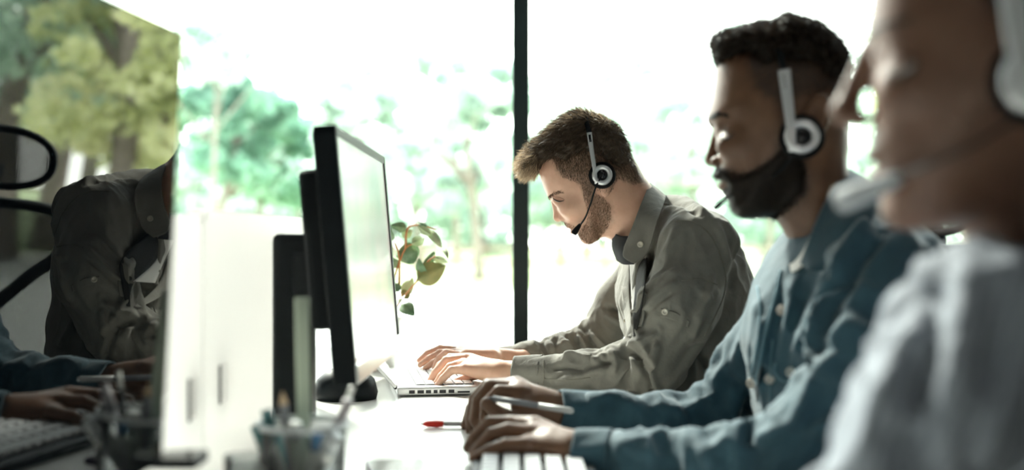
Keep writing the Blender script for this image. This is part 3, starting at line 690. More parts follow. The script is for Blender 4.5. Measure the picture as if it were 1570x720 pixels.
    MB().tube([(.04, 0, .12), (.04, 0, .25)], .028, 16).build('gas_sleeve', M['black'], t); MB().tube([(.04, 0, .24), (.04, 0, .40)], .015, 16).build('gas_piston', M['silver'], t)
    for k_ in range(5):
        a = 2*math.pi*k_/5+.3; c, s = math.cos(a), math.sin(a)
        MB().tube([(.04, 0, .13), (.04+c*.15, s*.15, .115), (.04+c*.29, s*.29, .075)], [(.025, .02), (.022, .014), (.016, .01)], 10).build('base_arm', M['black'], t)
        MB().lathe([(.001, -.02), (.026, -.02), (.028, -.01), (.028, .01), (.026, .02), (.001, .02)], (.04+c*.3, s*.3, .028), (-s, c, 0), 20).build('caster', M['black'], t)
    return t
def copy_tree(o, parent=None):
    c = o.copy(); COL.objects.link(c)
    if parent: c.parent = parent
    for ch in list(o.children): copy_tree(ch, c)
    return c
ch1 = make_chair('black mesh office chair behind the man in the grey-green shirt, seen in the reflection')
# ================================================================ tools for people
def skinmat(name, col, col2, stub=(.05, .03, .02)):
    m = mat(name, col, .46, noise=(38, .85), col2=col2, bump=(260, .12, .0012), sss=.12)
    n = m.node_tree; b = n.nodes['Principled BSDF']; L = n.links.new; src = b.inputs['Base Color'].links[0].from_socket
    at_ = n.nodes.new('ShaderNodeAttribute'); at_.attribute_name = 'stubble'; mx_ = n.nodes.new('ShaderNodeMixRGB'); mx_.inputs[2].default_value = (*stub, 1)
    nz_ = n.nodes.new('ShaderNodeTexNoise'); nz_.inputs['Scale'].default_value = 420; mt = n.nodes.new('ShaderNodeMath'); mt.operation = 'MULTIPLY_ADD'; mt.inputs[1].default_value = 1.2; mt.inputs[2].default_value = .25
    m2 = n.nodes.new('ShaderNodeMath'); m2.operation = 'MULTIPLY'; m2.use_clamp = True; L(n.nodes['Texture Coordinate'].outputs['Object'], nz_.inputs['Vector']); L(nz_.outputs['Fac'], mt.inputs[0]); L(mt.outputs[0], m2.inputs[0]); L(at_.outputs['Fac'], m2.inputs[1])
    L(m2.outputs[0], mx_.inputs[0]); L(src, mx_.inputs[1]); L(mx_.outputs[0], b.inputs['Base Color']); return m
def stub_attr(o, H, V, regions):
    me = o.data; a = me.attributes.new('stubble', 'FLOAT', 'POINT'); W_ = np.zeros(len(me.vertices)); x, y = plane_px(H, V)
    for reg, amt, soft in regions:
        pol = np.array(crs(reg, len(reg)*5, closed=True)); ins = inpoly(x, y, reg); d = np.full(len(x), 1e9)
        for s0 in range(0, len(x), 20000): d[s0:s0+20000] = np.min(np.hypot(x[s0:s0+20000, None]-pol[None, :, 0], y[s0:s0+20000, None]-pol[None, :, 1]), 1)
        sd = np.where(ins, d, -d)+perlin(V/.006)*soft*.6; W_[:len(x)] = np.maximum(W_[:len(x)], np.clip(sd/soft*.5+.5, 0, 1)*amt)
    a.data.foreach_set('value', W_)
def axes(H, ang):
    """rows: forward, up, lateral of a feature tilted by ang (radians, in the profile plane)"""
    f = -H.A*math.cos(ang)-H.U*math.sin(ang); u = -H.A*math.sin(ang)*-1*-1+H.U*math.cos(ang)
    u = np.cross(H.L, f); u = u if u@H.U > 0 else -u
    return np.stack([f, u, H.L])
def head_mesh(H, neck, ops, h=.0026, lo=None, hi=None, kneck=.035):
    def f(P):
        d = H.infl(P, H.tab, H.wm, H.Rr)
        for p in neck: d = smin(d, cap(P, p[1], p[2], p[3], p[4]), kneck)
        for o in ops:
            sg, pr, k = o
            e = cap(P, pr[1], pr[2], pr[3], pr[4]) if pr[0] == 'cap' else ell(P, pr[1], pr[2], pr[3] if len(pr) > 3 else None)
            d = smin(d, e, k) if sg == '+' else smax(d, -e, k)
        return d
    V, Fs = nets(f, lo, hi, h); V = relax(V, Fs, 2); return V, Fs
def both(H, sg, k, fn): return [(sg, fn(1), k), (sg, fn(-1), k)]
def inpoly(px, py, poly):
    ins = np.zeros(len(px), bool); P = np.array(poly, float)
    for a, b in zip(P, np.roll(P, -1, 0)):
        cr = (a[1] > py) != (b[1] > py); xi = a[0]+(py-a[1])/((b[1]-a[1]) if b[1] != a[1] else 1e-9)*(b[0]-a[0]); ins ^= cr & (px < xi)
    return ins
def plane_px(H, P):
    """image position of the point slid sideways into the profile plane"""
    l = (P-H.O)@H.L; Q = P-np.outer(l, H.L); return project(Q)
def strands(name, H, V, Fs, region, n, length, direction, width, m, parent, seg=3, lift=.3, curl=0, seed=1, lmin=0.0, jit=.25, off=0):
    r = np.random.default_rng(seed); Fs = np.asarray(Fs); N = vnorm(V, Fs)
    Cn = V[Fs].mean(1); x, y = plane_px(H, Cn); ok = inpoly(x, y, region); Fi = Fs[ok]
    if len(Fi) == 0: return None
    ar = np.linalg.norm(np.cross(V[Fi[:, 2]]-V[Fi[:, 0]], V[Fi[:, 3]]-V[Fi[:, 1]]), axis=1); ch = r.choice(len(Fi), n, p=ar/ar.sum()); q = Fi[ch]
    u = r.random(n)[:, None]; v = r.random(n)[:, None]
    P = (V[q[:, 0]]*(1-u)+V[q[:, 1]]*u)*(1-v)+(V[q[:, 3]]*(1-u)+V[q[:, 2]]*u)*v
    Nn = N[q[:, 0]]; x, y = plane_px(H, P); ok = inpoly(x, y, region); P, Nn, x, y = P[ok], Nn[ok], x[ok], y[ok]; n = len(P)
    Ln = length(x, y)*r.uniform(.65, 1.15, n); D = direction(x, y)                 # (n,2) in image axes
    T = D[:, :1]*H.A+(-D[:, 1:])*H.U; T = T-Nn*(T*Nn).sum(1)[:, None]*.8; T += r.normal(size=T.shape)*jit
    T /= np.linalg.norm(T, axis=1, keepdims=True)
    T = T+Nn*lift; T /= np.linalg.norm(T, axis=1, keepdims=True)
    side = np.cross(T, r.normal(size=T.shape)); side /= np.linalg.norm(side, axis=1, keepdims=True)
    cv = r.normal(size=T.shape)*curl; VV = []; p = P+Nn*off
    pts = [p]
    for s in range(seg):
        p = p+T*(Ln/seg)[:, None]; T = T+cv-Nn*(lift*.5/seg); T /= np.linalg.norm(T, axis=1, keepdims=True); pts.append(p)
    W = [width*(1-.85*(s/seg)**1.5) for s in range(seg+1)]
    A = np.stack([np.stack([pts[s]-side*W[s], pts[s]+side*W[s]], 1) for s in range(seg+1)], 1).reshape(-1, 3)
    base = (np.arange(n)*(seg+1)*2)[:, None, None]; fq = np.array([[2*s, 2*s+1, 2*s+3, 2*s+2] for s in range(seg)])[None]
    Fq = (base+fq).reshape(-1, 4)
    me = bpy.data.meshes.new(name); me.from_pydata(A.tolist(), [], Fq.tolist()); me.update(); me.materials.append(m)
    o = bpy.data.objects.new(name, me); COL.objects.link(o); o.parent = parent; return o
def hand_prims(spec):
    """fingers: list of [(px,py,Y,r_mm)...]; palm: list of capsules"""
    out = []
    for f in spec: out += Cmm(*f)
    return out
def hand_mesh(palm, fingers, h=.0016, nails=None):
    pf = [p for f in fingers for p in Cmm(*f)]; pp_ = [p for f in palm for p in Cmm(*f)]
    def f(P):
        d = None
        for p in pp_:
            e = cap(P, p[1], p[2], p[3], p[4]); d = e if d is None else smin(d, e, .012)
        for fg in fingers:
            g = None
            for p in Cmm(*fg):
                e = cap(P, p[1], p[2], p[3], p[4]); g = e if g is None else smin(g, e, .002)
            d = smin(d, g, .0042)
        return d
    lo, hi = bounds(pf+pp_, .012); V, Fs = nets(f, lo, hi, h); return relax(V, Fs, 1), Fs
def merge(parts):
    V = []; Fs = []; k = 0
    for v, f in parts: V.append(v); Fs.append(np.asarray(f)+k); k += len(v)
    return np.vstack(V), np.vstack(Fs)
def gfld(groups, k, k2):
    fs = [fld(g, k) for g in groups]
    def f(P):
        d = fs[0](P)
        for g in fs[1:]: d = smin(d, g(P), k2)
        return d
    return f
def garment(name, prims, m, parent, h=.005, k=.03, fl=(), wr=(), smooth_it=3, extra=None, lo=None, hi=None):
    groups = prims if isinstance(prims[0], list) else [prims]; prims = [p for g in groups for p in g]; f0 = gfld(groups, k, .012); f = f0 if extra is None else (lambda P: extra(P, f0(P)))
    a, b = bounds(prims, .02); lo = a if lo is None else np.array(lo); hi = b if hi is None else np.array(hi)
    V, Fs = nets(f, lo, hi, h); V = relax(V, Fs, smooth_it); N = vnorm(V, Fs)
    if wr: V = wrinkle(V, N, wr); N = vnorm(V, Fs)
    if fl: V = folds(V, N, fl)
    V = relax(V, Fs, 1, .35); return link(name, V, Fs, m, parent), (V, Fs)
def local(o, root):     # put a world-built mesh under a root Empty standing elsewhere
    L_ = np.array(root.location); n = len(o.data.vertices); a = np.empty(n*3); o.data.vertices.foreach_get('co', a); a = a.reshape(-1, 3)-L_; o.data.vertices.foreach_set('co', a.ravel()); o.parent = root; o.data.update(); return o
def button(p, n, r, m, parent, name='button'):
    return MB().lathe([(.0001, .0011), (r*.55, .0009), (r*.6, .0018), (r*.95, .0018), (r, .001), (r, -.001), (.0001, -.001)], p, n, 18).build(name, m, parent)
def surf(bvh, px, py, back=.0):
    c = Vector((0, 0, CAMZ)); d = Vector(((px-785)/F, 1, -(py-360)/F)).normalized(); h = bvh.ray_cast(c, d)
    return (np.array(h[0]), np.array(h[1])) if h[0] is not None else (None, None)
def bvhof(V, Fs): return BVHTree.FromPolygons([tuple(v) for v in V], [tuple(map(int, f)) for f in Fs])
def seam(name, bvh, pts, r, m, parent, off=.0006, n=30):
    out = []
    for x, y in crs(pts, n):
        p, nn = surf(bvh, x, y)
        if p is not None and (not out or abs(p[1]-out[-1][1]) < .02): out.append(p+nn*off)
    if len(out) > 2: return MB().tube(out, r, 6).build(name, m, parent)
def headset(H, cup, ry, arm, top, boom, mic, parent_label, lat=.086, micm=None, far_cup=True, s=1.0, rootname='headset', micr=(.0035, .006), armw=(.004, .0022), silver=None):
    """cup: px centre; arm: px points from the cup up; top: px of the band's highest point; boom: [(px,py,lat)...]"""
    W = H.pt; t = tag(empty(rootname, W(*cup, -lat)), parent_label, 'headset'); o0 = np.array(t.location)
    L = -H.L; P = lambda x, y, l: W(x, y, l)-o0
    sv = silver or M['hs_silver']
    tiltU = H.U
    for sd in (-1, 1):
        c = P(*cup, sd*lat); ax = H.L*sd
        MB().lathe([(.001, -.014), (ry*.8, -.014), (ry*1.0, -.009), (ry*1.02, .0), (ry*.86, .007), (ry*.5, .009), (.001, .009)], c, ax, 36).build('ear_cushion', M['foam'], t)
        sh = MB().lathe([(ry*.40, .010), (ry*.44, .0145), (ry*.60, .0165), (ry*.74, .0135), (ry*.78, .008), (ry*.7, .006)], c, ax, 36).build('ear_shell', sv, t)
        MB().lathe([(.001, .0135), (ry*.22, .0135), (ry*.25, .0115), (ry*.40, .0105), (ry*.42, .008)], c, ax, 28).build('ear_hub', M['blackg'], t)
        A_ = [P(x, y, sd*(lat+l)) for x, y, l in arm]; n = 16; A_ = crs(A_, n)
        MB().tube(A_, [(armw[0]*(.75+.55*i/n), armw[1]) for i in range(n)], 12, flat=tuple(H.A)).build('arm', sv, t)
        e = A_[-1]; k = 18; hx, hy = top; T0 = P(hx, hy, 0); B = []
        for i in range(k):
            u = i/(k-1)*math.pi/2; B.append(e*(1-math.sin(u))+T0*math.sin(u)+(0 if True else 0))
        # quarter-ellipse in (lateral, height)
        el = (e@H.L); B = [np.array(e)+(T0-e-H.L*((T0-e)@H.L))*math.sin(u)+H.L*((T0-e)@H.L)*(1-math.cos(u)) for u in np.linspace(0, math.pi/2, k)]
        MB().tube(B, [(.0045, .0012)]*k, 8, flat=tuple(H.A)).build('headband', M['black'], t)
        sl = A_[-4:-1]; MB().tube([p+H.L*sd*.0021 for p in sl], [(.0022, .0004)]*3, 8, flat=tuple(H.A)).build('arm_slot', M['blackg'], t)
    if boom:
        Bm = crs([P(x, y, l) for x, y, l in boom], 28); MB().tube(Bm, .0016*s, 8).build('boom', M['black'], t)
        a, b = P(*mic[0]), P(*mic[1]); d = b-a
        MB().tube([a, a+d*.12, a+d*.6, a+d*.95, b], [micr[0]*.7, micr[0], micr[1]*.9, micr[1], micr[1]*.7], 16).build('microphone', micm or M['foam'], t)
    return t
M['hs_silver'] = mat('headset_silver', (.72, .73, .75), .25, metal=.5); M['foam'] = mat('black_foam', (.004, .005, .006), .9, spec=.2, bump=(500, .4, .0006))
M['btn'] = mat('cream_button', (.70, .66, .56), .4)
M['nail'] = mat('finger_nail', (.62, .38, .30), .3); M['naild'] = mat('finger_nail_brown', (.30, .16, .11), .3)
M['eyew'] = mat('eye_white', (.60, .56, .52), .2); M['lash'] = mat('dark_lash', (.03, .02, .015), .7)
def weave(name, col, col2, sc=900, amp=.35, rough=.9, stripes=None, sheen=.15):
    m = mat(name, col, rough, noise=(24, .9), col2=col2, sheen=sheen); n = m.node_tree; b = n.nodes['Principled BSDF']; L = n.links.new; t = n.nodes.new('ShaderNodeTexCoord')
    mp = n.nodes.new('ShaderNodeMapping'); mp.inputs['Scale'].default_value = (1, .35, .25); L(t.outputs['Object'], mp.inputs[0])
    x = n.nodes.new('ShaderNodeTexNoise'); x.inputs['Scale'].default_value = sc; x.inputs['Detail'].default_value = 2; L(mp.outputs[0], x.inputs['Vector'])
    y = n.nodes.new('ShaderNodeTexNoise'); y.inputs['Scale'].default_value = 45; y.inputs['Detail'].default_value = 4; L(t.outputs['Object'], y.inputs['Vector'])
    u = n.nodes.new('ShaderNodeBump'); u.inputs['Strength'].default_value = amp; u.inputs['Distance'].default_value = .0012; L(x.outputs['Fac'], u.inputs['Height'])
    u2 = n.nodes.new('ShaderNodeBump'); u2.inputs['Strength'].default_value = .35; u2.inputs['Distance'].default_value = .006; L(y.outputs['Fac'], u2.inputs['Height']); L(u.outputs[0], u2.inputs['Normal']); L(u2.outputs[0], b.inputs['Normal'])
    return m
def legs(hip, knee, ankle, name, m, root, r=(.095, .062, .05), spread=.1, shoe=None):
    pr = []
    for s in (-1, 1):
        o = np.array([0, s*spread, 0]); h_, k_, a_ = np.array(hip)+o*.8, np.array(knee)+o*1.3, np.array(ankle)+o*1.2
        pr += [('cap', h_, k_, r[0], r[1], None), ('cap', k_, a_, r[1], r[2], None)]
    pr.append(('cap', np.array(hip)-[0, .09, 0], np.array(hip)+[0, .09, 0], r[0]*1.1, r[0]*1.1, None))
    lo, hi = bounds(pr, .02); V, Fs = nets(fld(pr, .03), lo, hi, .012); V = relax(V, Fs, 3); o = link(name, V, Fs, m, root)
    for s in (-1, 1):
        a_ = np.array(ankle)+np.array([0, s*spread*1.2, 0]); q = [('cap', a_*[1, 1, 0]+[.03, 0, .05], a_*[1, 1, 0]+[-.03, 0, .05], .045, .045, None), ('cap', a_*[1, 1, 0]+[-.03, 0, .042], a_*[1, 1, 0]+[-.18, 0, .035], .04, .033, None)]
        lo, hi = bounds(q, .02); V, Fs = nets(fld(q, .03), lo, hi, .008); V[:, 2] = np.maximum(V[:, 2], .001); link('shoe', V, Fs, M['black'], root)

def patch(name, H, V, Fs, region, off, m, parent, fade=.004, side=0):
    Fs = np.asarray(Fs); N = vnorm(V, Fs); Cn = V[Fs].mean(1); x, y = plane_px(H, Cn); ok = inpoly(x, y, region)
    if side: ok &= side*((Cn-H.O)@H.L) > 0
    Q = Fs[ok]
    idx, inv_ = np.unique(Q, return_inverse=True); Q = inv_.reshape(Q.shape); P = V[idx]; n = N[idx]
    cnt = np.zeros(len(idx)); np.add.at(cnt, Q.ravel(), 1); edge = cnt < 4
    x, y = plane_px(H, P); pol = np.array(crs(region, len(region)*4, closed=True)); d = np.min(np.hypot(x[:, None]-pol[None, :, 0], y[:, None]-pol[None, :, 1]), 1)
    g = np.clip(d/9, 0, 1)**.6; P = P+n*(off*g-.0004*(1-g)+perlin(P/.004)*.0006*g)[:, None]
    return link(name, P, Q, m, parent)
# ================================================================ man in the grey-green shirt
SK1 = skinmat('fair_skin', (.74, .46, .335), (.64, .36, .25), (.17, .105, .065))
G = Head(at(905, 270, 2.25), [(827, 262), (831, 279), (835, 291), (840, 300), (845, 306.5), (849.5, 315), (857, 328), (864, 338), (866.5, 343), (871, 347), (877, 349.5), (880, 353), (886, 358), (890, 363), (895, 369), (903, 372.5), (911, 371), (918, 366), (926, 357), (934, 348), (945, 338), (957, 322), (966, 300), (971, 275), (970, 255), (966, 240), (960, 222), (950, 206), (936, 194), (918, 187), (898, 186), (876, 192), (856, 204), (840, 220), (830, 240)], wm=.076, Rr=.085)
c0 = G.img([(895, 362)])[0]; c1 = G.img([(885, 270)])[0]; G.jaw = (c0, c1, .74)
fa = math.radians(38)       # how far the face points down
ax = axes(G, fa); P_ = G.pt
sk = lambda px: px/800.
ops = [('+', ('cap', P_(851.5, 311), P_(855, 330), sk(4.5), sk(6)), .010), ('+', ('ell', P_(855, 333.5), (sk(6.5),)*3), .006)]
ops += both(G, '+', .005, lambda s: ('ell', P_(863, 333, s*.0125), (.0085, .007, .0062), ax))
ops += both(G, '-', .003, lambda s: ('ell', P_(861, 339, s*.0065), (.0045, .003, .003), ax))
ops += both(G, '-', .012, lambda s: ('ell', P_(850, 311, s*.033), (.014, .0105, .017), ax))
ops += both(G, '+', .004, lambda s: ('ell', P_(857.5, 305.5, s*.0335), (.0132,)*3))
ops += both(G, '+', .010, lambda s: ('cap', P_(847, 299, s*.014), P_(857, 297, s*.042), .0055, .0045))
ops += both(G, '+', .022, lambda s: ('ell', P_(873, 318, s*.046), (.018, .014, .016), ax))
ops += [('+', ('ell', P_(873, 346.5), (.0075, .0042, .022), ax), .005), ('+', ('ell', P_(879.5, 353.5), (.0085, .0052, .020), ax), .005), ('-', ('ell', P_(870, 350.5), (.006, .0008, .022), ax), .002)]
ops += [('+', ('ell', P_(900, 362), (.013, .012, .018), ax), .012)]
ops += both(G, '+', .004, lambda s: ('ell', P_(927, 283, s*.076), (.013, .024, .006), axes(G, math.radians(8))))
ops += both(G, '+', .004, lambda s: ('ell', P_(926, 298, s*.074), (.0065, .008, .005), ax))
neck = C((945, 290, 2.25, 42), (970, 325, 2.25, 40.5), (994, 372, 2.26, 44))
lo = np.array([at(785, 390, 2.35)[0]+.03, 2.12, at(0, 420, 2.25)[2]]); hi = np.array([at(1060, 0, 2.3)[0], 2.39, at(0, 165, 2.3)[2]])
HV, HF = head_mesh(G, neck, ops, .0022, lo, hi)
handN = hand_mesh([[(800, 570, 2.16, 24), (772, 571, 2.17, 19), (745, 566, 2.18, 17)], [(765, 571, 2.17, 17), (715, 553, 2.225, 11)], [(762, 572, 2.165, 17), (711, 559, 2.195, 11.5)], [(765, 574, 2.16, 15), (713, 566, 2.172, 11)], [(760, 566, 2.18, 15), (722, 549, 2.245, 10)]],
                  [[(716, 548, 2.245, 9.5), (690, 548, 2.26, 8.2), (674, 560, 2.265, 7.2), (664, 577, 2.265, 6.2)],
                   [(714, 549, 2.225, 9.5), (684, 552, 2.235, 8.3), (668, 570, 2.24, 7.4), (658, 586, 2.24, 6.2)],
                   [(711, 556, 2.20, 9.5), (690, 562, 2.205, 8), (676, 577, 2.208, 7.2), (668, 588, 2.208, 6)],
                   [(711, 565, 2.175, 9.5), (692, 567, 2.178, 7.8), (679, 580, 2.18, 7), (671, 590, 2.18, 5.8)],
                   [(752, 570, 2.20, 12), (728, 574, 2.235, 10), (712, 580, 2.245, 8.5), (700, 584, 2.245, 7.2)]])
handF = hand_mesh([[(800, 552, 2.40, 22), (775, 549, 2.40, 17), (750, 545, 2.40, 16)], [(755, 545, 2.40, 15), (706, 538, 2.435, 11)], [(755, 547, 2.39, 15), (704, 543, 2.415, 11)], [(755, 549, 2.38, 14), (706, 548, 2.395, 11)], [(755, 546, 2.37, 14), (714, 543, 2.37, 11)]],
                  [[(704, 537, 2.445, 9), (674, 534, 2.45, 8), (656, 541, 2.45, 7), (643, 552, 2.45, 6)],
                   [(702, 540, 2.425, 9), (674, 541, 2.43, 8), (658, 549, 2.43, 7), (644, 559, 2.43, 6)],
                   [(702, 544, 2.40, 9), (677, 549, 2.41, 8), (664, 556, 2.41, 7), (652, 564, 2.41, 6)],
                   [(705, 545, 2.375, 9.5), (684, 541, 2.38, 8.5), (674, 549, 2.38, 7.8), (667, 563, 2.385, 6.5)],
                   [(735, 553, 2.365, 12), (715, 558, 2.36, 10), (702, 563, 2.36, 8.5), (692, 567, 2.36, 7)]])
TORSO1 = C((1070, 700, 2.27, 80), (1062, 560, 2.27, 90), (1050, 450, 2.27, 101), (1044, 390, 2.27, 78), sq=((0, 1, 0), .70))
SHLD1 = C((1025, 345, 2.27, 40), (1070, 376, 2.12, 56))+C((1025, 345, 2.27, 40), (1040, 372, 2.44, 46))
ARMN1 = C((1068, 378, 2.09, 57), (1042, 465, 2.05, 54), (1002, 553, 2.07, 47))
FORN1 = C((998, 560, 2.075, 45), (945, 571, 2.10, 35), (885, 573, 2.12, 29), (818, 572, 2.145, 26))
ARMF1 = C((1010, 390, 2.45, 42), (950, 465, 2.48, 34), (912, 525, 2.47, 32))
FORF1 = C((912, 528, 2.47, 30), (862, 540, 2.45, 23), (810, 547, 2.43, 20), (793, 548, 2.425, 17))
core = [('cap', p[1], p[2], max(p[3]-.02, .008), max(p[4]-.02, .008), p[5]) for p in TORSO1+SHLD1+ARMN1+FORN1[:-1]+ARMF1+FORF1[:-1]]
lo_, hi_ = bounds(core, .02); CV = nets(fld(core, .02), lo_, hi_, .012)
V, Fs = merge([(HV, HF), handN, handF, CV])
man1 = link('person', V, Fs, SK1); tag(man1, 'bearded man in a grey-green button shirt and headset typing on a laptop', 'person')
bG = bvhof(HV, HF)
stub_attr(man1, G, HV, [([(840, 232), (852, 252), (860, 270), (876, 277), (890, 285), (898, 302), (909, 302), (914, 290), (935, 286), (945, 274), (960, 280), (972, 284), (990, 280), (975, 250), (962, 215), (900, 190), (850, 205)], .85, 5),
     ([(895, 288), (905, 298), (925, 307), (936, 318), (938, 337), (930, 352), (918, 368), (905, 376), (893, 370), (887, 362), (893, 350), (905, 338), (908, 322), (900, 308)], .62, 6), ([(862, 337), (870, 341), (884, 346), (893, 354), (886, 360), (876, 350), (866, 345)], .3, 4)])
CL1 = weave('olive_grey_linen', (.215, .206, .178), (.172, .165, .144))
TX, TY = (0, 1, 0), (1, 0, 0)
wr1 = [(at(985, 560, 2.09), .085, (.5, 0, 1), .022, .0045), (at(900, 573, 2.1), .10, (1, 0, .15), .030, .0028), (at(1050, 440, 2.05), .12, (.6, 0, 1), .045, .0035),
       (at(870, 530, 2.45), .08, (-.5, 0, 1), .022, .004), (at(1100, 400, 2.1), .10, (.3, 0, -1), .035, .003), (at(1100, 560, 2.2), .12, (-.2, 0, 1), .06, .004), (at(960, 450, 2.3), .09, (.1, 0, 1), .03, .003)]
fl1 = [  # light ridges (+) and creases (-)
    ([(1000, 560), (985, 520), (975, 490), (985, 455), (1005, 430), (1045, 415)], .004, 7, 0, 2.3),
    ([(962, 528), (985, 522), (1010, 505)], .006, 6, 0, 2.3), ([(958, 535), (975, 545), (990, 555)], -.006, 5, 0, 2.3),
    ([(1008, 600), (1000, 575), (1002, 552), (1010, 520)], .006, 6, 0, 2.3), ([(1000, 603), (992, 575), (975, 548)], -.006, 5, 0, 2.3),
    ([(1012, 600), (1045, 565), (1075, 520), (1090, 490)], .004, 6, 0, 2.3),
    ([(975, 480), (990, 475), (1012, 452), (1040, 430)], .005, 5, 0, 2.3), ([(985, 485), (1000, 470), (1030, 447)], -.003, 4, 0, 2.3),
    ([(1075, 480), (1068, 500), (1058, 520)], .004, 6, 0, 2.3), ([(1070, 440), (1090, 460), (1100, 440)], .003, 6, 0, 2.3),
    ([(1000, 345), (985, 390), (978, 430), (975, 470)], .004, 7, 0, 2.3), ([(1008, 350), (996, 390), (990, 440)], -.003, 6, 0, 2.3),
    ([(1040, 340), (1030, 370), (1015, 400)], .003, 8, 0, 2.3), ([(1060, 345), (1055, 380), (1048, 410)], -.0025, 8, 0, 2.3), ([(1090, 420), (1085, 450), (1070, 480)], .004, 7, 0, 2.3),
    ([(1040, 303), (1060, 312), (1085, 330)], .004, 6, 0, 2.3), ([(1020, 310), (1045, 315), (1075, 328)], -.005, 5, 0, 2.3), ([(1015, 330), (1030, 322), (1060, 318)], .004, 5, 0, 2.3),
    ([(1095, 340), (1110, 370), (1120, 410)], .003, 6, 0, 2.4), ([(1105, 335), (1130, 370), (1140, 420)], .003, 6, 0, 2.4), ([(1115, 360), (1125, 400), (1120, 450)], -.003, 6, 0, 2.4),
    ([(860, 552), (880, 545), (905, 552), (935, 545)], .006, 6, 0, 2.25), ([(845, 565), (870, 562), (900, 570)], -.004, 5, 0, 2.25), ([(850, 585), (890, 575), (930, 566)], .004, 5, 0, 2.25), ([(915, 545), (925, 555), (940, 556)], -.005, 4, 0, 2.25), ([(935, 535), (945, 550), (940, 575)], .005, 6, 0, 2.25), ([(953, 535), (960, 565), (955, 595)], -.005, 6, 0, 2.25),
    ([(905, 510), (920, 525), (935, 535)], .006, 4, 2.3, 2.7), ([(898, 508), (905, 525), (915, 537)], -.007, 4, 2.3, 2.7), ([(885, 512), (893, 525), (900, 540)], .006, 4, 2.3, 2.7), ([(880, 516), (886, 530), (892, 543)], -.005, 4, 2.3, 2.7), ([(838, 522), (845, 535), (850, 545)], .006, 5, 2.3, 2.7), ([(862, 520), (870, 530), (878, 538)], .005, 4, 2.3, 2.7), ([(825, 528), (832, 540)], -.005, 5, 2.3, 2.7), ([(930, 470), (945, 478), (955, 482)], -.006, 5, 2.3, 2.7), ([(928, 480), (945, 490), (955, 495)], .005, 5, 2.3, 2.7),
    ([(1080, 540), (1095, 570), (1105, 590)], .005, 7, 2.0, 2.5), ([(1070, 545), (1085, 575)], -.005, 6, 2.0, 2.5)]
def open_front(P, d):
    px, py = project(P); q = np.array([(px-785), (py-360)])
    # the shirt hangs open along a narrow vertical slot on the chest
    return d
shirt, (SV, SF) = garment('shirt', [TORSO1+SHLD1, SHLD1[1:2]+ARMN1+FORN1, SHLD1[3:4]+ARMF1+FORF1], CL1, man1, h=.0032, k=.028, fl=[(a, b*2.3, c*.85, d, e) for a, b, c, d, e in fl1], wr=[(a, b, c, d, e*1.7) for a, b, c, d, e in wr1], smooth_it=2)
bS = bvhof(SV, SF)
DK1 = weave('dark_collar_sheet', (.030, .032, .036), (.02, .022, .025), sheen=0); TEE = mat('white_tee', (.82, .80, .76), .8, bump=(300, .2, .001))
def PW(x, y, Y): return at(x, y, Y)
col = sheet('collar', [[PW(957, 379, 2.15), PW(970, 347, 2.145), PW(983, 313, 2.165), PW(996, 281, 2.25), PW(992, 294, 2.34), PW(972, 330, 2.36), PW(950, 360, 2.33)],
                       [PW(955, 393, 2.13), PW(984, 372, 2.12), PW(1001, 325, 2.13), PW(1010, 289, 2.25), PW(1000, 308, 2.37), PW(984, 345, 2.39), PW(946, 380, 2.35)],
                       [PW(972, 404, 2.115), PW(993, 386, 2.11), PW(1009, 335, 2.11), PW(1021, 300, 2.25), PW(1008, 320, 2.39), PW(990, 360, 2.41), PW(950, 402, 2.35)]], CL1, shirt, 60, 14, .0022, .002)
sheet('inner_collar', [[PW(941, 357, 2.24), PW(951, 361, 2.19), PW(964, 362, 2.165)], [PW(938.5, 377, 2.23), PW(950, 384, 2.18), PW(964, 384, 2.15)], [PW(946, 399, 2.21), PW(957, 405, 2.17), PW(972, 405, 2.14)]], DK1, shirt, 20, 12, .002)  # dark sheet inside the collar, reaching down to its lower edge
def onS(x, y, off=.001, b=None):
    for k_ in range(12):
        p, n = surf(b or bS, x+k_*1.5, y)
        if p is not None and n[1] < .1: return at(x, y, p[1])+np.array([0, -off, 0])
    return at(x, y, 2.2)
sheet('placket', [[onS(952, 405, .004), onS(953, 440, .003), onS(957, 480, .003), onS(963, 515, .003)], [onS(965, 404, .006), onS(965, 440, .004), onS(967, 480, .003), onS(969, 515, .003)]], CL1, shirt, 40, 6, .002)
sheet('tee_shirt', [[onS(965, 404, .006), onS(967, 440, .006), onS(969, 475, .004)], [onS(974, 402, .005), onS(974, 440, .005), onS(970.5, 475, .004)]], TEE, shirt, 30, 5, .001)
DK2 = weave('shirt_inside_shade', (.014, .014, .013), (.01, .01, .009), sheen=0)
sheet('shirt_opening_shade', [[onS(974, 396, .004), onS(974, 440, .004), onS(971, 480, .003), onS(971, 515, .002)], [onS(992, 394, .003), onS(988, 440, .003), onS(983, 475, .003), onS(974, 515, .002)]], DK2, shirt, 30, 5, .001)  # dark sheet on the cloth stands in for shade inside the open shirt
sheet('chest_edge', [[onS(989, 390, .006), onS(985, 420, .006), onS(984, 450, .006)], [onS(997, 390, .004), onS(993, 420, .004), onS(992, 450, .004)]], CL1, shirt, 24, 5, .003)
sheet('pocket', [[onS(978, 452, .004), onS(975, 480, .004), onS(976, 500, .003)], [onS(989, 446, .004), onS(988, 478, .004), onS(984, 500, .003)]], CL1, shirt, 24, 6, .003)
for bx, by in ((982, 375), (961, 491), (1020, 478)):
    bc = bvhof(*[np.array([v.co for v in col.data.vertices]), [list(p.vertices) for p in col.data.polygons]]) if by == 375 else bS
    p, n = surf(bc, bx, by)
    if p is not None: n = n if n[1] < 0 else -n; n = n+np.array([-.2, -1.6, .3]); n /= np.linalg.norm(n); button(p+n*.0025, n, .0056 if by != 491 else .005, M['btn'], shirt)
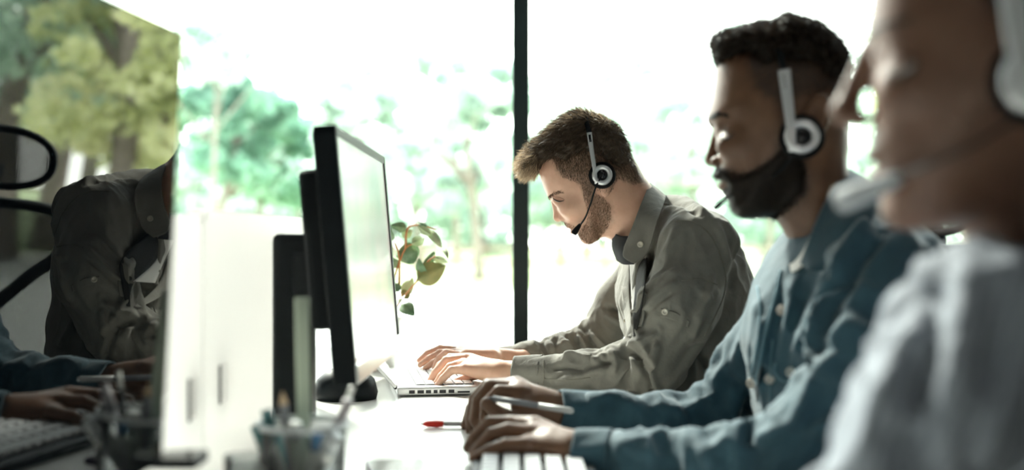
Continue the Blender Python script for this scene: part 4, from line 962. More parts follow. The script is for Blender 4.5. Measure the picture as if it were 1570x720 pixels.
sheet('sleeve_tab', [[onS(1013, 472, .0015), onS(1035, 478, .0015), onS(1058, 492, .0005)], [onS(1013, 485, .0015), onS(1032, 490, .0015), onS(1055, 502, .0005)]], CL1, shirt, 20, 6, .0016)
SEAM1 = weave('olive_seam', (.20, .19, .155), (.17, .16, .13))
for pl in ([(1036, 338), (1062, 340), (1085, 355), (1102, 385), (1112, 420), (1110, 450), (1098, 480), (1080, 515)], [(1015, 312), (1060, 322), (1090, 340), (1106, 372)], [(1045, 430), (1075, 428), (1100, 436)]):
    seam('seam', bS, pl, .0011, SEAM1, shirt)
# cuffs
def cuff(pts, r0, m, parent, Lr=.0016):
    P = [at(*p) for p in pts]; P = crs(P, 12); return MB().tube(P, list(np.linspace(r0[0], r0[1], 12)), 28, cap=False).build('cuff', m, parent)
def cuff_sheet(a, b, ra, rb, m, parent, t=.0018, n=40, wv=.0012, seed=0):
    a = np.array(a); b = np.array(b); d = (b-a)/np.linalg.norm(b-a); u = np.cross(d, [0, 1, 0]); u /= np.linalg.norm(u); v = np.cross(d, u); L_ = []
    for f_ in (0, .3, .7, 1): L_.append([a+(b-a)*f_+(u*math.cos(q)+v*math.sin(q))*(ra+(rb-ra)*f_+wv*math.sin(q*5+seed+f_*2)) for q in np.linspace(0, 2*math.pi, n)])
    return sheet('cuff', L_, m, parent, n, 12, t)
cuff_sheet(at(790, 571, 2.155), at(832, 572, 2.14), .0300, .0325, CL1, shirt)
cuff_sheet(at(764, 549, 2.42), at(800, 547, 2.43), .021, .026, CL1, shirt, seed=2)
seam('seam', bS, [(833, 552), (834, 575), (833, 592)], .0008, SEAM1, shirt); seam('seam', bS, [(835, 580), (870, 582), (905, 578)], .0008, SEAM1, shirt)
M['trou'] = mat('dark_trousers', (.03, .032, .04), .8, bump=(40, .3, .004))
legs((.37, 2.27, .60), (-.06, 2.27, .57), (-.04, 2.27, .09), 'trousers', M['trou'], man1)
# hair
def hairmat(name, c, c2, tr_=.35, spec=.5):
    m = mat(name, c, .42, spec=spec, noise=(110, 1), col2=c2); n = m.node_tree; b = n.nodes['Principled BSDF']; tl = n.nodes.new('ShaderNodeBsdfTranslucent'); n.links.new(b.inputs['Base Color'].links[0].from_socket, tl.inputs[0])
    ms = n.nodes.new('ShaderNodeMixShader'); ms.inputs[0].default_value = tr_; n.links.new(b.outputs[0], ms.inputs[1]); n.links.new(tl.outputs[0], ms.inputs[2]); n.links.new(ms.outputs[0], n.nodes['Material Output'].inputs[0]); return m
HR1 = hairmat('brown_hair', (.060, .040, .026), (.11, .076, .050), .15); HR1b = hairmat('backlit_brown_hair', (.50, .38, .26), (.34, .25, .16), .5); HR1c = hairmat('mid_brown_hair', (.15, .105, .070), (.10, .07, .046), .3); ST1 = mat('stubble', (.19, .115, .07), .6)
out1 = [(812, 270), (803, 266), (797, 256), (801, 246), (811, 230), (828, 214), (842, 201), (854, 190), (868, 181), (882, 174), (896, 172), (912, 176), (926, 182), (940, 190), (951, 203), (959, 218), (965, 236), (966, 250), (955, 262), (935, 262), (915, 255), (895, 252), (880, 262), (866, 268), (857, 258), (850, 250), (838, 252), (826, 262), (818, 268)]
tabh = G.table(G.img(out1))
def fh(P):
    d = G.infl(P, tabh, .0795, .045, 2.6); n = perlin(P/.012)*.0022+perlin(P/np.array([.02, .02, .02])+5)*.003
    a, b, l = G.loc(P); q = np.stack([(a*.78+b*.62)/.03, (a*-.62+b*.78)/.007, l/.008], 1); return d+n*.9-(1-2*np.abs(perlin(q)))*.0042+.002
lo2 = G.pt(790, 280, -.095); hi2 = G.pt(975, 165, .095); lo2, hi2 = np.minimum(lo2, hi2)-.015, np.maximum(lo2, hi2)+.015
hV, hF = nets(fh, lo2, hi2, .0024)
hair = link('hair', hV, hF, HR1, man1)
def d1(x, y):
    d = np.stack([-.80-.0*x, .45-.004*(905-x)*0], 1); d[:, 1] = np.where(x < 905, .35+.25*(x-800)/100, .9); d[:, 0] = np.where(x < 905, -.9, np.clip((x-905)/60, -.2, .6)); return d
def l1(x, y): return np.where(x < 905, .026, .017)*np.clip((285-y)/75, .35, 1)
strands('hair_strands', G, hV, hF, out1, 9000, l1, d1, .0005, HR1, hair, seg=4, lift=.45, curl=.10, seed=2, jit=.22)
strands('hair_strands', G, hV, hF, out1, 5000, l1, d1, .0005, HR1c, hair, seg=4, lift=.55, curl=.12, seed=8, jit=.26)
strands('hair_strands', G, hV, hF, [(788, 275), (788, 235), (812, 225), (826, 240), (824, 272)], 1600, lambda x, y: .020+0*x, lambda x, y: np.stack([-.7+0*x, .5+0*x], 1), .0005, HR1b, hair, seg=4, lift=.5, curl=.12, seed=9, jit=.25)  # pale strands put the backlight on the front tuft into the hair colour
strands('hair_strands', G, hV, hF, [(790, 275), (790, 235), (830, 205), (880, 168), (930, 178), (965, 230), (940, 205), (890, 185), (850, 205), (825, 235), (830, 262)], 3500, lambda x, y: .018+.0*x, lambda x, y: np.stack([-.9+0*x, .15+0*x], 1), .00032, HR1b, hair, seg=4, lift=.6, curl=.12, seed=3, jit=.3)  # pale strands paint the backlight along the front and top of the hair
strands('side_hair', G, HV, HF, [(846, 236), (853, 254), (862, 272), (878, 279), (890, 285), (900, 302), (909, 304), (912, 292), (930, 300), (940, 290), (947, 276), (958, 280), (972, 284), (984, 280), (976, 262), (968, 240), (940, 225), (905, 225), (870, 228)], 9000, lambda x, y: .0075-.00012*np.clip(y-250, 0, 40), lambda x, y: np.stack([.25+0*x, 1+0*x], 1), .00032, HR1, man1, seg=2, lift=.35, seed=4)
beard = [(893, 285), (903, 292), (925, 303), (936, 315), (938, 335), (930, 352), (918, 366), (905, 374), (894, 369), (886, 360), (889, 352), (900, 340), (902, 325), (896, 310)]
strands('beard', G, HV, HF, beard, 7500, lambda x, y: .0040+0*x, lambda x, y: np.stack([-.35+0*x, .9+0*x], 1), .00022, ST1, man1, seg=2, lift=.5, curl=.15, seed=5)
strands('beard', G, HV, HF, [(860, 338), (868, 340), (882, 346), (890, 352), (884, 360), (876, 350), (866, 345)], 700, lambda x, y: .0035+0*x, lambda x, y: np.stack([.2+0*x, 1+0*x], 1), .0002, ST1, man1, seg=2, lift=.4, seed=6)
strands('eyebrow', G, HV, HF, [(839, 303), (846, 297.5), (856, 294), (864, 295.5), (864, 298), (855, 298.5), (847, 301.5), (842, 304)], 900, lambda x, y: .006+0*x, lambda x, y: np.stack([.9+0*x, -.25+0*x], 1), .0003, ST1, man1, seg=2, lift=.25, seed=7)
def lashes(H, bvh, pts, r, m, parent, name='eyelashes', off=.0003):
    out = [surf(bvh, x, y) for x, y in crs(pts, 14)]; out = [p+n*off for p, n in out if p is not None]
    if len(out) < 3: return
    rr = [r*(.35+.65*math.sin(math.pi*min(i+1, len(out)-i)/len(out))) for i in range(len(out))]
    MB().tube(out, rr, 6).build(name, m, parent)
    MB().tube([p-H.L*2*((p-H.O)@H.L) for p in out], rr, 6).build(name, m, parent)
lashes(G, bG, [(847.5, 303.5), (852, 306.5), (858, 308.5), (864.5, 307.5)], .0010, M['lash'], man1)
lashes(G, bG, [(848.5, 305.5), (853, 308.3), (858, 309.8)], .0008, M['eyew'], man1, 'eye', .0001)
M['crease_shade'] = mat('eyelid_crease_shade', (.38, .19, .13), .6)  # shaded skin tone, paints the shade in the lid crease as a line
lashes(G, bG, [(848, 301.5), (855, 302), (861, 303.5), (866, 306.5)], .0005, M['crease_shade'], man1, 'eyelid_crease_shade', .0)
headset(G, (922.5, 272), .0245, [(914, 285, .011), (911, 262, .013), (907, 235, .008), (903.5, 209, .001)], (893, 171), [(921, 275, -.101), (913, 290, -.098), (906, 312, -.086), (898, 333, -.066), (890, 345, -.050)], ((890, 344, -.050), (880, 358, -.040)), 'black and silver headset on the man in the grey-green shirt')
# ================================================================ man in the denim jacket
SK2 = skinmat('brown_skin', (.165, .085, .048), (.12, .060, .034), (.022, .014, .010)); BH = hairmat('black_hair', (.012, .009, .007), (.020, .014, .010), .12, .15); BHt = hairmat('black_hair_tips', (.05, .034, .024), (.03, .02, .015), .4, .2)
SKL2 = SK2
D = Head(at(1200, 180, 1.55), [(1099, 106), (1097, 125), (1093, 150), (1088, 170), (1088, 183), (1093, 192), (1099, 201), (1102, 216), (1104, 236), (1101, 255), (1099, 262), (1101, 270), (1105, 277), (1106, 282), (1110, 290), (1112, 297), (1119, 304), (1121, 316), (1129, 326), (1142, 331), (1165, 331), (1185, 325), (1202, 314), (1228, 298), (1255, 268), (1285, 240), (1297, 212), (1301, 180), (1303, 140), (1300, 105), (1290, 80), (1270, 64), (1240, 55), (1205, 52), (1165, 58), (1130, 68), (1108, 85)], wm=.077, Rr=.085)
D.jaw = (D.img([(1150, 322)])[0], D.img([(1170, 180)])[0], .76)
ax2 = axes(D, math.radians(6)); P2 = D.pt; q = 1/1161.
ops = [('+', ('cap', P2(1098, 206), P2(1089, 240), .0055, .0065), .010), ('+', ('ell', P2(1090, 246), (.0080,)*3), .006)]
ops += both(D, '+', .005, lambda s: ('ell', P2(1100, 248, s*.0150), (.0095, .0075, .0075), ax2))
ops += both(D, '-', .012, lambda s: ('ell', P2(1099, 205, s*.031), (.013, .010, .016), ax2))
ops += both(D, '+', .004, lambda s: ('ell', P2(1112, 204, s*.031), (.0135,)*3))
ops += both(D, '+', .010, lambda s: ('cap', P2(1092, 187, s*.014), P2(1110, 184, s*.044), .0055, .0045))
ops += both(D, '+', .022, lambda s: ('ell', P2(1122, 228, s*.050), (.018, .014, .015), ax2))
ops += [('+', ('ell', P2(1105, 271), (.0090, .0055, .024), ax2), .005), ('+', ('ell', P2(1110, 285), (.0095, .0062, .022), ax2), .005), ('-', ('ell', P2(1102, 278), (.006, .0009, .024), ax2), .002)]
ops += both(D, '+', .004, lambda s: ('ell', P2(1249, 190, s*.083), (.017, .033, .010), axes(D, math.radians(-14))))
ops += both(D, '-', .004, lambda s: ('ell', P2(1247, 188, s*.094), (.009, .022, .007), axes(D, math.radians(-14))))
neck = C((1240, 240, 1.55, 50), (1250, 310, 1.55, 50), (1282, 405, 1.57, 64))
lo = np.array([P2(1060, 0)[0]-.01, 1.38, at(0, 425, 1.55)[2]]); hi = np.array([P2(1365, 0)[0], 1.72, at(0, 30, 1.6)[2]])
HV2, HF2 = head_mesh(D, neck, ops, .0032, lo, hi, .03)
hN2 = hand_mesh([[(905, 697, 1.465, 21), (880, 692, 1.47, 22), (850, 685, 1.48, 21)], [(872, 686, 1.48, 19), (819, 652, 1.525, 13)], [(872, 690, 1.47, 19), (815, 664, 1.50, 13)], [(868, 697, 1.46, 18), (808, 682, 1.475, 13)], [(866, 690, 1.48, 17), (822, 655, 1.545, 12)]],
                [[(820, 650, 1.545, 11), (780, 647, 1.57, 9.5), (752, 650, 1.575, 8.5), (732, 672, 1.575, 7.5)],
                 [(817, 652, 1.52, 11), (785, 648, 1.535, 9.8), (752, 648, 1.54, 9.2), (727, 671, 1.54, 8.2), (717, 686, 1.54, 7.2)],
                 [(812, 663, 1.495, 11), (778, 659, 1.50, 9.6), (755, 665, 1.505, 8.6), (736, 684, 1.505, 7.6), (726, 694, 1.505, 6.8)],
                 [(806, 682, 1.465, 10.5), (775, 682, 1.465, 8.8), (752, 690, 1.465, 7.8), (726, 702, 1.465, 6.6)],
                 [(858, 706, 1.50, 14), (826, 708, 1.52, 11.5), (800, 706, 1.53, 9.5), (785, 704, 1.535, 8)]], .0020)
hF2 = hand_mesh([[(885, 632, 1.715, 20), (853, 630, 1.715, 22), (830, 622, 1.715, 22)], [(840, 622, 1.72, 21), (790, 592, 1.745, 14)], [(842, 624, 1.715, 21), (795, 600, 1.72, 15)], [(846, 634, 1.71, 19), (800, 622, 1.70, 15)], [(795, 594, 1.74, 12), (800, 622, 1.70, 12)]],
                [[(790, 590, 1.745, 12), (748, 591, 1.75, 10.5), (728, 612, 1.75, 9.5), (722, 640, 1.75, 9), (722, 662, 1.75, 7.8)],
                 [(795, 596, 1.73, 12), (752, 592, 1.735, 10.5), (733, 614, 1.73, 9.5), (728, 642, 1.73, 8.5), (734, 656, 1.73, 7.5)],
                 [(800, 602, 1.71, 12), (765, 600, 1.71, 10), (746, 618, 1.705, 9), (744, 640, 1.70, 8), (752, 650, 1.70, 7.2)],
                 [(790, 592, 1.76, 10), (745, 600, 1.78, 9), (722, 625, 1.785, 8), (713, 652, 1.785, 7)],
                 [(815, 640, 1.69, 14), (785, 642, 1.68, 12), (762, 632, 1.68, 10.5), (746, 618, 1.685, 9)]], .0022)
TORSO2 = C((1310, 760, 1.59, 110), (1295, 620, 1.59, 124), (1278, 500, 1.59, 126), (1272, 440, 1.59, 98), sq=((0, 1, 0), .74))
SH2 = C((1265, 375, 1.57, 48), (1350, 415, 1.44, 66))+C((1330, 330, 1.52, 34), (1395, 402, 1.46, 52))+C((1255, 385, 1.58, 44), (1215, 445, 1.72, 52))
AN2 = C((1350, 418, 1.41, 66), (1322, 540, 1.36, 64), (1258, 665, 1.37, 58)); FN2 = C((1250, 675, 1.37, 56), (1175, 700, 1.385, 44), (1090, 708, 1.41, 40), (990, 706, 1.435, 35), (912, 696, 1.457, 30))
AF2 = C((1215, 450, 1.72, 52), (1150, 560, 1.77, 44), (1105, 632, 1.77, 41)); FF2 = C((1095, 640, 1.77, 40), (1010, 645, 1.75, 31), (930, 638, 1.73, 29), (888, 633, 1.72, 27))
core = [('cap', p[1], p[2], max(p[3]-.022, .008), max(p[4]-.022, .008), p[5]) for p in TORSO2+SH2+AN2+FN2[:-1]+AF2+FF2[:-1]]
lo_, hi_ = bounds(core, .02); CV = nets(fld(core, .02), lo_, hi_, .014)
V, Fs = merge([(HV2, HF2), hN2, hF2, CV]); man2 = link('person', V, Fs, SK2); tag(man2, 'bearded man in a blue denim jacket and headset, pen in one hand', 'person')
DEN = weave('blue_denim', (.027, .082, .112), (.013, .050, .074), sc=700, amp=.4, rough=.75, sheen=.2); DEN2 = weave('denim_seam', (.16, .27, .32), (.10, .20, .25)); SNAP = mat('pearl_snap', (.62, .56, .50), .3)
wr2 = [(at(1000, 645, 1.74), .16, (.15, 0, 1), .028, .0055), (at(1000, 700, 1.43), .16, (.15, 0, 1), .03, .0055), (at(1160, 690, 1.38), .09, (.3, 0, 1), .03, .005), (at(1120, 610, 1.76), .09, (-.5, 0, 1), .03, .006),
       (at(1300, 560, 1.37), .16, (.75, 0, 1), .045, .008), (at(1230, 520, 1.5), .13, (.3, 0, 1), .045, .004), (at(1340, 430, 1.4), .10, (.5, 0, 1), .05, .005)]
fl2 = [([(1340, 330), (1290, 400), (1255, 470), (1235, 520), (1225, 560)], .012, 12, 0, 1.7), ([(1355, 350), (1310, 410), (1275, 480), (1255, 530)], -.014, 11, 0, 1.7),
       ([(1300, 455), (1275, 490), (1260, 520), (1285, 510), (1310, 480)], .008, 10, 0, 1.6), ([(1310, 540), (1270, 555), (1240, 600), (1225, 640), (1215, 655)], .009, 11, 0, 1.6), ([(1215, 655), (1260, 655), (1300, 630)], .009, 10, 0, 1.6),
       ([(1250, 640), (1220, 670), (1180, 690)], -.008, 10, 0, 1.6), ([(1205, 660), (1170, 672), (1150, 690)], .008, 10, 0, 1.5), ([(1150, 675), (1160, 700)], -.008, 8, 0, 1.5), ([(1060, 680), (1080, 700), (1090, 720)], .007, 9, 0, 1.5), ([(950, 672), (975, 690), (1000, 695)], .007, 9, 0, 1.5), ([(1010, 680), (1020, 700)], -.007, 8, 0, 1.5),
       ([(1110, 575), (1130, 590), (1150, 600)], -.008, 7, 1.6, 2), ([(1140, 510), (1135, 540), (1120, 560)], .008, 8, 1.6, 2), ([(1028, 618), (1040, 635), (1050, 650)], .008, 7, 1.6, 2), ([(1000, 622), (1012, 640)], -.008, 7, 1.6, 2), ([(955, 608), (970, 630)], .007, 8, 1.6, 2), ([(905, 610), (912, 630)], .006, 7, 1.6, 2),
       ([(1165, 450), (1160, 520), (1150, 590), (1140, 640)], .008, 10, 0, 2), ([(1150, 600), (1147, 650), (1145, 690)], -.016, 9, 0, 2), ([(1178, 480), (1168, 560), (1162, 620)], .006, 7, 0, 2), ([(1195, 430), (1190, 500), (1180, 560)], -.006, 7, 0, 2)]
jac, (JV, JF) = garment('denim_jacket', [TORSO2+SH2, C((1350, 415, 1.44, 66), (1351, 417, 1.43, 66))+AN2+FN2, C((1215, 445, 1.72, 52), (1216, 447, 1.72, 52))+AF2+FF2], DEN, man2, h=.006, k=.035, fl=[(a, b*1.3, c, d, e) for a, b, c, d, e in fl2], wr=[(a, b, c, d, e*1.4) for a, b, c, d, e in wr2], smooth_it=2)
bJ = bvhof(JV, JF)
sheet('collar', [[PW(1228, 404, 1.45), PW(1240, 370, 1.455), PW(1257, 327, 1.47), PW(1281, 283, 1.50), PW(1303, 260, 1.57), PW(1290, 290, 1.64), PW(1245, 330, 1.67), PW(1210, 358, 1.66), PW(1200, 375, 1.63)],
                 [PW(1238, 412, 1.425), PW(1268, 385, 1.42), PW(1295, 330, 1.43), PW(1316, 283, 1.48), PW(1322, 268, 1.57), PW(1305, 300, 1.67), PW(1255, 345, 1.70), PW(1200, 370, 1.70), PW(1180, 410, 1.65)],
                 [PW(1262, 416, 1.415), PW(1305, 390, 1.395), PW(1338, 335, 1.40), PW(1341, 292, 1.46), PW(1336, 283, 1.57), PW(1318, 315, 1.69), PW(1262, 365, 1.73), PW(1196, 385, 1.73), PW(1166, 432, 1.67)]], DEN, jac, 60, 14, .003, .003)
sheet('tee_neckband', [[PW(1194, 392, 1.62), PW(1200, 402, 1.56), PW(1215, 404, 1.51), PW(1232, 385, 1.485), PW(1250, 345, 1.49)], [PW(1194, 408, 1.62), PW(1202, 416, 1.55), PW(1218, 416, 1.50), PW(1238, 396, 1.475), PW(1258, 352, 1.48)]], TEE, jac, 30, 6, .003)
seam('seam', bJ, [(1198, 414), (1190, 450), (1176, 500), (1166, 550), (1160, 600), (1159, 645)], .0022, DEN2, jac); seam('seam', bJ, [(1162, 440), (1166, 475), (1162, 525), (1150, 585), (1140, 630)], .0020, DEN2, jac)
seam('seam', bJ, [(1300, 350), (1335, 380), (1350, 440), (1340, 500)], .0012, DEN2, jac); seam('seam', bJ, [(1185, 520), (1182, 560), (1181, 620)], .0012, DEN2, jac)
DKI = weave('jacket_gap_shade', (.010, .018, .024), (.008, .012, .016))
sheet('jacket_opening_shade', [[onS(1166, 560, .002, bJ), onS(1157, 590, .002, bJ), onS(1150, 615, .002, bJ)], [onS(1168, 560, .002, bJ), onS(1162, 590, .002, bJ), onS(1160, 615, .002, bJ)]], DKI, jac, 24, 6, .001)  # dark strip laid on the denim paints the shaded gap of the open front
seam('seam', bJ, [(1190, 556), (1190, 572), (1213, 586), (1233, 566)], .0022, DEN2, jac)
for bx, by in ((1200, 476), (1153, 587), (1181, 580), (1214, 570)):
    p, n = surf(bJ, bx, by)
    if p is not None: n = n+np.array([-.2, -1.4, .3]); n /= np.linalg.norm(n); button(p+n*.003, n, .0068, SNAP, jac, 'snap_button')
cuff_sheet(at(882, 692, 1.462), at(935, 698, 1.45), .0275, .031, DEN, jac, .003, wv=.0015); cuff_sheet(at(855, 629, 1.712), at(905, 634, 1.725), .0285, .031, DEN, jac, .003, wv=.0015, seed=1)
legs((.42, 1.60, .56), (-.02, 1.60, .56), (-.0, 1.60, .09), 'trousers', M['trou'], man2)
out2 = [(1092, 74), (1095, 62), (1108, 55), (1122, 51), (1147, 43), (1166, 38), (1182, 42), (1192, 33), (1205, 27), (1218, 29), (1235, 33), (1260, 43), (1280, 58), (1296, 78), (1302, 100), (1294, 120), (1280, 138), (1262, 132), (1240, 122), (1210, 119), (1170, 122), (1153, 120), (1152, 108), (1140, 101), (1112, 104), (1098, 100)]
tb2 = D.table(D.img(out2))
def fh2(P): return D.infl(P, tb2, .088, .05, 2.4)-perlin(P/.008)*.0035-perlin(P/.016+3)*.003
lo2, hi2 = D.pt(1080, 150, -.1), D.pt(1315, 15, .1); lo2, hi2 = np.minimum(lo2, hi2)-.02, np.maximum(lo2, hi2)+.02
h2V, h2F = nets(fh2, lo2, hi2, .0032); hair2 = link('hair', h2V, h2F, BH, man2)
strands('hair_curls', D, h2V, h2F, out2, 7000, lambda x, y: .011+0*x, lambda x, y: np.stack([.1+0*x, -.2+0*x], 1), .0006, BH, hair2, seg=4, lift=.9, curl=.7, seed=12, jit=.5)
strands('hair_curls', D, h2V, h2F, out2, 5000, lambda x, y: .013+0*x, lambda x, y: np.stack([.1+0*x, -.2+0*x], 1), .0006, BHt, hair2, seg=4, lift=.9, curl=.8, seed=14, jit=.6)
stub_attr(man2, D, HV2, [([(1150, 90), (1153, 125), (1158, 148), (1180, 160), (1194, 180), (1196, 215), (1188, 245), (1165, 262), (1140, 270), (1120, 266), (1102, 258), (1090, 262), (1090, 275), (1112, 276), (1118, 284), (1114, 292), (1100, 296), (1110, 340), (1180, 345), (1215, 320), (1240, 292), (1232, 240), (1214, 200), (1220, 160), (1262, 150), (1290, 150), (1315, 130), (1300, 60), (1200, 60)], .95, 9)])
bd2 = [(1202, 225), (1190, 245), (1165, 262), (1140, 272), (1128, 276), (1117, 268), (1100, 260), (1096, 264), (1100, 272), (1112, 276), (1118, 284), (1116, 290), (1108, 292), (1108, 300), (1117, 312), (1122, 328), (1142, 336), (1170, 336), (1192, 328), (1212, 312), (1232, 292), (1232, 262), (1222, 235)]
patch('beard', D, HV2, HF2, bd2, .0042, BH, man2)
strands('beard_curls', D, HV2, HF2, [(1204, 218), (1188, 242), (1163, 257), (1138, 266), (1120, 262), (1098, 256), (1092, 264), (1098, 274), (1112, 276), (1118, 284), (1114, 290), (1104, 294), (1106, 303), (1114, 314), (1120, 332), (1142, 341), (1172, 341), (1196, 332), (1216, 316), (1238, 295), (1236, 262), (1226, 232)], 9000, lambda x, y: .007+0*x, lambda x, y: np.stack([0*x-.2, .8+0*x], 1), .0004, BH, man2, seg=3, lift=.7, curl=.5, seed=13, jit=.4)
for sd_ in (-1, 1): patch('eyebrow', D, HV2, HF2, [(1087, 184), (1092, 179), (1104, 177), (1118, 181), (1121, 186), (1108, 184), (1094, 188)], .0018, BH, man2, side=sd_)
bD = bvhof(HV2, HF2); lashes(D, bD, [(1103, 209), (1110, 214), (1119, 211), (1127, 202)], .0017, M['lash'], man2)
headset(D, (1228, 218), .0278, [(1214, 240, .011), (1212, 205, .014), (1208, 170, .008), (1202, 121, .002)], (1182, 38), [(1224, 232, -.098), (1200, 262, -.070), (1165, 285, -.050), (1135, 296, -.036), (1117, 302, -.032)], ((1118, 303, -.032), (1097, 320, -.024)), 'black and silver headset on the man in the denim jacket', lat=.088, armw=(.0062, .0025), micr=(.0022, .0038))
M['smoke2'] = mat('pale_grey_plastic', (.42, .43, .43), .35)
# stylus in his far hand
a, b = at(748, 609, 1.685), at(879, 630, 1.645); t = tag(empty('stylus', a), 'slim grey stylus held between the fingers of the man in denim', 'stylus'); d = b-a
MB().tube([(0, 0, 0)*1 if False else d*0, d*.06], [.0008, .0030], 12).build('tip', M['graph'], t); MB().tube([d*.061, d*.6], .0042, 14).build('barrel', M['graph'], t); MB().tube([d*.601, d*.97, d], [.0044, .0044, .003], 14).build('end_piece', M['smoke2'], t)

# ================================================================ woman in the striped blouse
SK3 = skinmat('warm_brown_skin', (.185, .100, .068), (.14, .072, .048)); BR3 = mat('dark_brown_hair', (.020, .014, .010), .5, bump=(160, .6, .002))
Wm = Head(at(1450, 150, .90), [(1348, -60), (1338, -20), (1333, 20), (1329, 50), (1329, 75), (1333, 105), (1339, 150), (1338, 190), (1335, 212), (1334, 232), (1339, 248), (1342, 258), (1340, 275), (1345, 290), (1352, 302), (1350, 322), (1358, 342), (1382, 352), (1425, 352), (1475, 345), (1530, 315), (1585, 265), (1660, 200), (1695, 120), (1705, 20), (1685, -60), (1610, -115), (1510, -135), (1420, -115), (1370, -85)], wm=.074, Rr=.083)
Wm.jaw = (Wm.img([(1400, 335)])[0], Wm.img([(1430, 100)])[0], .74); ax3 = axes(Wm, math.radians(4)); P3 = Wm.pt
ops = [('+', ('cap', P3(1330, 85), P3(1296, 163), .0085, .0090), .010), ('+', ('ell', P3(1297, 172), (.0120,)*3), .006)]
ops += both(Wm, '+', .005, lambda s: ('ell', P3(1316, 182, s*.0125), (.0095, .0065, .0065), ax3))
ops += both(Wm, '-', .012, lambda s: ('ell', P3(1342, 98, s*.031), (.013, .010, .016), ax3))
ops += both(Wm, '+', .004, lambda s: ('ell', P3(1366, 98, s*.031), (.0132,)*3))
ops += both(Wm, '+', .022, lambda s: ('ell', P3(1390, 150, s*.048), (.018, .014, .015), ax3))
ops += [('+', ('ell', P3(1342, 240), (.0085, .0055, .022), ax3), .005), ('+', ('ell', P3(1347, 268), (.0090, .0065, .020), ax3), .005), ('-', ('ell', P3(1338, 254), (.006, .0009, .022), ax3), .002)]
neck = C((1570, 250, .90, 88), (1600, 360, .91, 90), (1650, 520, .93, 110))
lo = np.array([P3(1255, 0)[0]-.01, .74, at(0, 540, .93)[2]]); hi = np.array([P3(1790, 0)[0]+.03, 1.06, at(0, -170, 1.0)[2]])
WV, WF = head_mesh(Wm, neck, ops, .0036, lo, hi, .03)
TOR3 = C((1700, 800, .95, 210), (1680, 640, .95, 220), (1660, 520, .95, 150), sq=((0, 1, 0), .66)); SH3 = C((1600, 440, .93, 75), (1510, 500, .82, 92))+C((1640, 450, .95, 70), (1650, 520, 1.08, 90))
AN3 = C((1505, 490, .81, 96), (1440, 620, .79, 92), (1345, 790, .78, 84)); FN3 = C((1340, 800, .78, 84), (1200, 850, .82, 60), (1060, 850, .86, 48)); AF3 = C((1640, 540, 1.09, 85), (1560, 700, 1.12, 75), (1400, 780, 1.12, 60), (1180, 785, 1.08, 48))
core = [('cap', p[1], p[2], max(p[3]-.022, .008), max(p[4]-.022, .008), p[5]) for p in TOR3+SH3+AN3+FN3+AF3]; lo_, hi_ = bounds(core, .02); CV = nets(fld(core, .02), lo_, hi_, .014)
def simple_hand(w_, d_, sgn):
    """relaxed hand lying on the desk: w_ wrist, d_ pointing direction"""
    w_ = np.array(w_, float); d_ = np.array(d_, float); d_ /= np.linalg.norm(d_); s_ = np.cross(d_, [0, 0, 1.]); s_ /= np.linalg.norm(s_); u_ = np.array([0, 0, 1.]); pr = []; fs = []
    for i, (o, ln) in enumerate(((-.03, .072), (-.010, .082), (.010, .078), (.028, .060))):
        k_ = w_+d_*.085+s_*o*sgn+u_*.012; pr.append(('cap', w_+s_*o*.5*sgn, k_, .017, .011, None)); fs.append([('cap', k_, k_+d_*ln*.45+u_*.010, .0092, .0082, None), ('cap', k_+d_*ln*.45+u_*.010, k_+d_*ln*.95-u_*.016, .0082, .0065, None)])
    k_ = w_+d_*.03-s_*.022*sgn; fs.append([('cap', k_, k_+d_*.035-s_*.022*sgn-u_*.004, .012, .010, None), ('cap', k_+d_*.035-s_*.022*sgn-u_*.004, k_+d_*.062-s_*.026*sgn-u_*.012, .010, .0075, None)]); pr.append(('cap', w_-d_*.06, w_, .024, .021, None))
    def f(P):
        d = None
        for p in pr: e = cap(P, p[1], p[2], p[3], p[4]); d = e if d is None else smin(d, e, .012)
        for g in fs:
            e = smin(cap(P, *g[0][1:5]), cap(P, *g[1][1:5]), .002); d = smin(d, e, .004)
        return d
    lo, hi = bounds(pr+[x for g in fs for x in g], .01); return nets(f, lo, hi, .0028)
hw1 = simple_hand(at(1050, 850, .86), (-1, .2, -.12), 1); hw2 = simple_hand(at(1170, 785, 1.08), (-1, -.1, -.12), -1)
V, Fs = merge([(WV, WF), hw1, hw2, CV]); wom = link('person', V, Fs, SK3); tag(wom, 'woman in a pale striped blouse and headset, out of focus, nearest at the right', 'person')
BL = bpy.data.materials.new('striped_blouse'); BL.use_nodes = True; n_ = BL.node_tree; b_ = n_.nodes['Principled BSDF']; b_.inputs['Roughness'].default_value = .8
tq = n_.nodes.new('ShaderNodeTexCoord'); mpq = n_.nodes.new('ShaderNodeMapping'); mpq.inputs['Rotation'].default_value = (0, math.radians(-24), 0); wq = n_.nodes.new('ShaderNodeTexWave'); wq.bands_direction = 'X'; wq.inputs['Scale'].default_value = 36; wq.inputs['Distortion'].default_value = 1.2; wq.inputs['Detail'].default_value = 1
rq = n_.nodes.new('ShaderNodeValToRGB'); rq.color_ramp.elements[0].position = .35; rq.color_ramp.elements[1].position = .55; rq.color_ramp.elements[0].color = (.18, .20, .235, 1); rq.color_ramp.elements[1].color = (.25, .28, .325, 1)
n_.links.new(tq.outputs['Object'], mpq.inputs[0]); n_.links.new(mpq.outputs[0], wq.inputs['Vector']); n_.links.new(wq.outputs['Fac'], rq.inputs[0]); n_.links.new(rq.outputs[0], b_.inputs['Base Color'])
wr3 = [(at(1440, 620, .80), .14, (-.45, 0, 1), .035, .007), (at(1520, 480, .82), .10, (-.2, 0, 1), .03, .005), (at(1600, 600, .85), .14, (.5, 0, 1), .04, .007)]
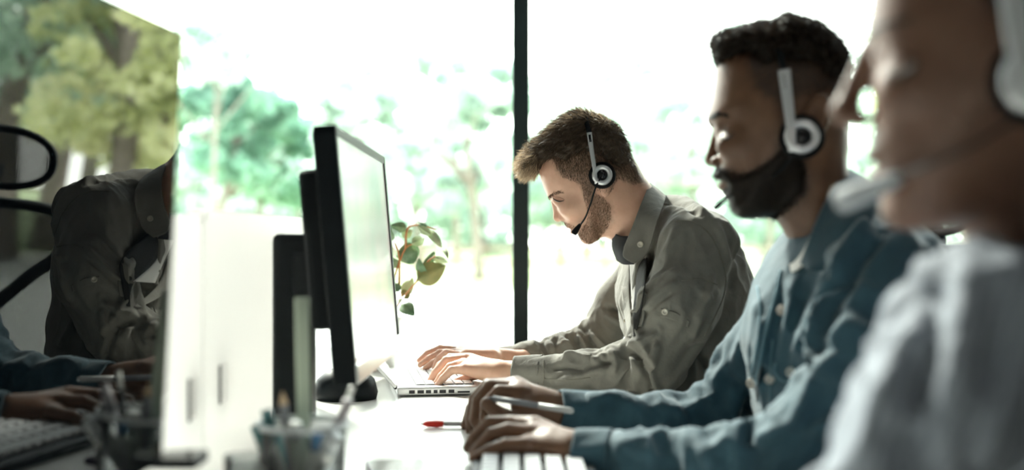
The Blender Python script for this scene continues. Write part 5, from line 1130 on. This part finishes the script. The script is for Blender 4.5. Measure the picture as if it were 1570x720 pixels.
fl3 = [([(1395, 520), (1350, 620), (1320, 720)], .007, 16, 0, 1.2), ([(1440, 470), (1400, 600), (1390, 720)], -.010, 16, 0, 1.2), ([(1470, 440), (1465, 560), (1450, 720)], .008, 18, 0, 1.2), ([(1500, 470), (1500, 600), (1490, 700)], .008, 16, 0, 1.2), ([(1520, 520), (1500, 620), (1480, 700)], -.012, 16, 0, 1.2), ([(1570, 560), (1520, 640), (1490, 720)], .008, 16, 0, 1.2)]
blo, (BV, BF) = garment('blouse', TOR3+SH3+AN3+FN3+AF3, BL, wom, h=.0075, k=.04, fl=[(a, b*1.8, c, d, e) for a, b, c, d, e in fl3], wr=[(a, b, c, d, e*1.5) for a, b, c, d, e in wr3], smooth_it=2)
sheet('collar', [[PW(1512, 420, .83), PW(1540, 400, .84), PW(1600, 370, .87), PW(1660, 380, .93), PW(1600, 380, 1.0), PW(1540, 400, 1.0)], [PW(1470, 420, .80), PW(1520, 430, .80), PW(1610, 410, .84), PW(1700, 420, .93), PW(1620, 400, 1.03), PW(1540, 415, 1.03)]], BL, blo, 40, 8, .003)
legs((.60, .96, .56), (.12, .96, .56), (.14, .96, .09), 'trousers', M['trou'], wom)
out3 = [(1395, -125), (1430, -50), (1458, 10), (1475, 48), (1505, 68), (1530, 100), (1545, 160), (1600, 200), (1665, 215), (1712, 120), (1722, 0), (1700, -90), (1620, -145), (1500, -160), (1430, -145)]
tb3 = Wm.table(Wm.img(out3)); 
def fh3(P): return Wm.infl(P, tb3, .082, .04, 2.5)-perlin(P/.02)*.002
lo2, hi2 = Wm.pt(1380, 230, -.1), Wm.pt(1750, -175, .1); lo2, hi2 = np.minimum(lo2, hi2)-.04, np.maximum(lo2, hi2)+.04
h3V, h3F = nets(fh3, lo2, hi2, .004); hair3 = link('hair', h3V, h3F, BR3, wom)
strands('hair_strands', Wm, h3V, h3F, out3, 4000, lambda x, y: .05+0*x, lambda x, y: np.stack([1+0*x, .35+0*x], 1), .0005, BR3, hair3, seg=4, lift=.12, curl=.05, seed=22, jit=.1)
for sd_ in (-1, 1): patch('eyebrow', Wm, WV, WF, [(1336, 62), (1350, 48), (1385, 46), (1410, 58), (1385, 56), (1352, 60)], .0012, BR3, wom, side=sd_)
lashes(Wm, bvhof(WV, WF), [(1360, 112), (1378, 118), (1395, 110), (1408, 96)], .0032, M['lash'], wom)
M['micg'] = mat('pale_grey_foam', (.38, .40, .42), .7)
foam0 = M['foam']
headset(Wm, (1578, 145), .031, [(1566, 165, .014), (1556, 120, .015), (1548, 60, .008), (1540, -40, .002)], (1500, -165), [(1560, 190, -.098), (1500, 228, -.088), (1440, 255, -.070), (1385, 276, -.052)], ((1385, 276, -.052), (1290, 312, -.035)), 'black and silver headset on the woman in the striped blouse', lat=.086, micm=M['micg'], armw=(.0085, .003), micr=(.006, .0095))
ch1.rotation_euler = (0, 0, math.radians(38)); hh = rat(0, 240, 3.0)
ch1.location = (hh[0]-.335*math.cos(math.radians(38)), hh[1]-.335*math.sin(math.radians(38)), 0)
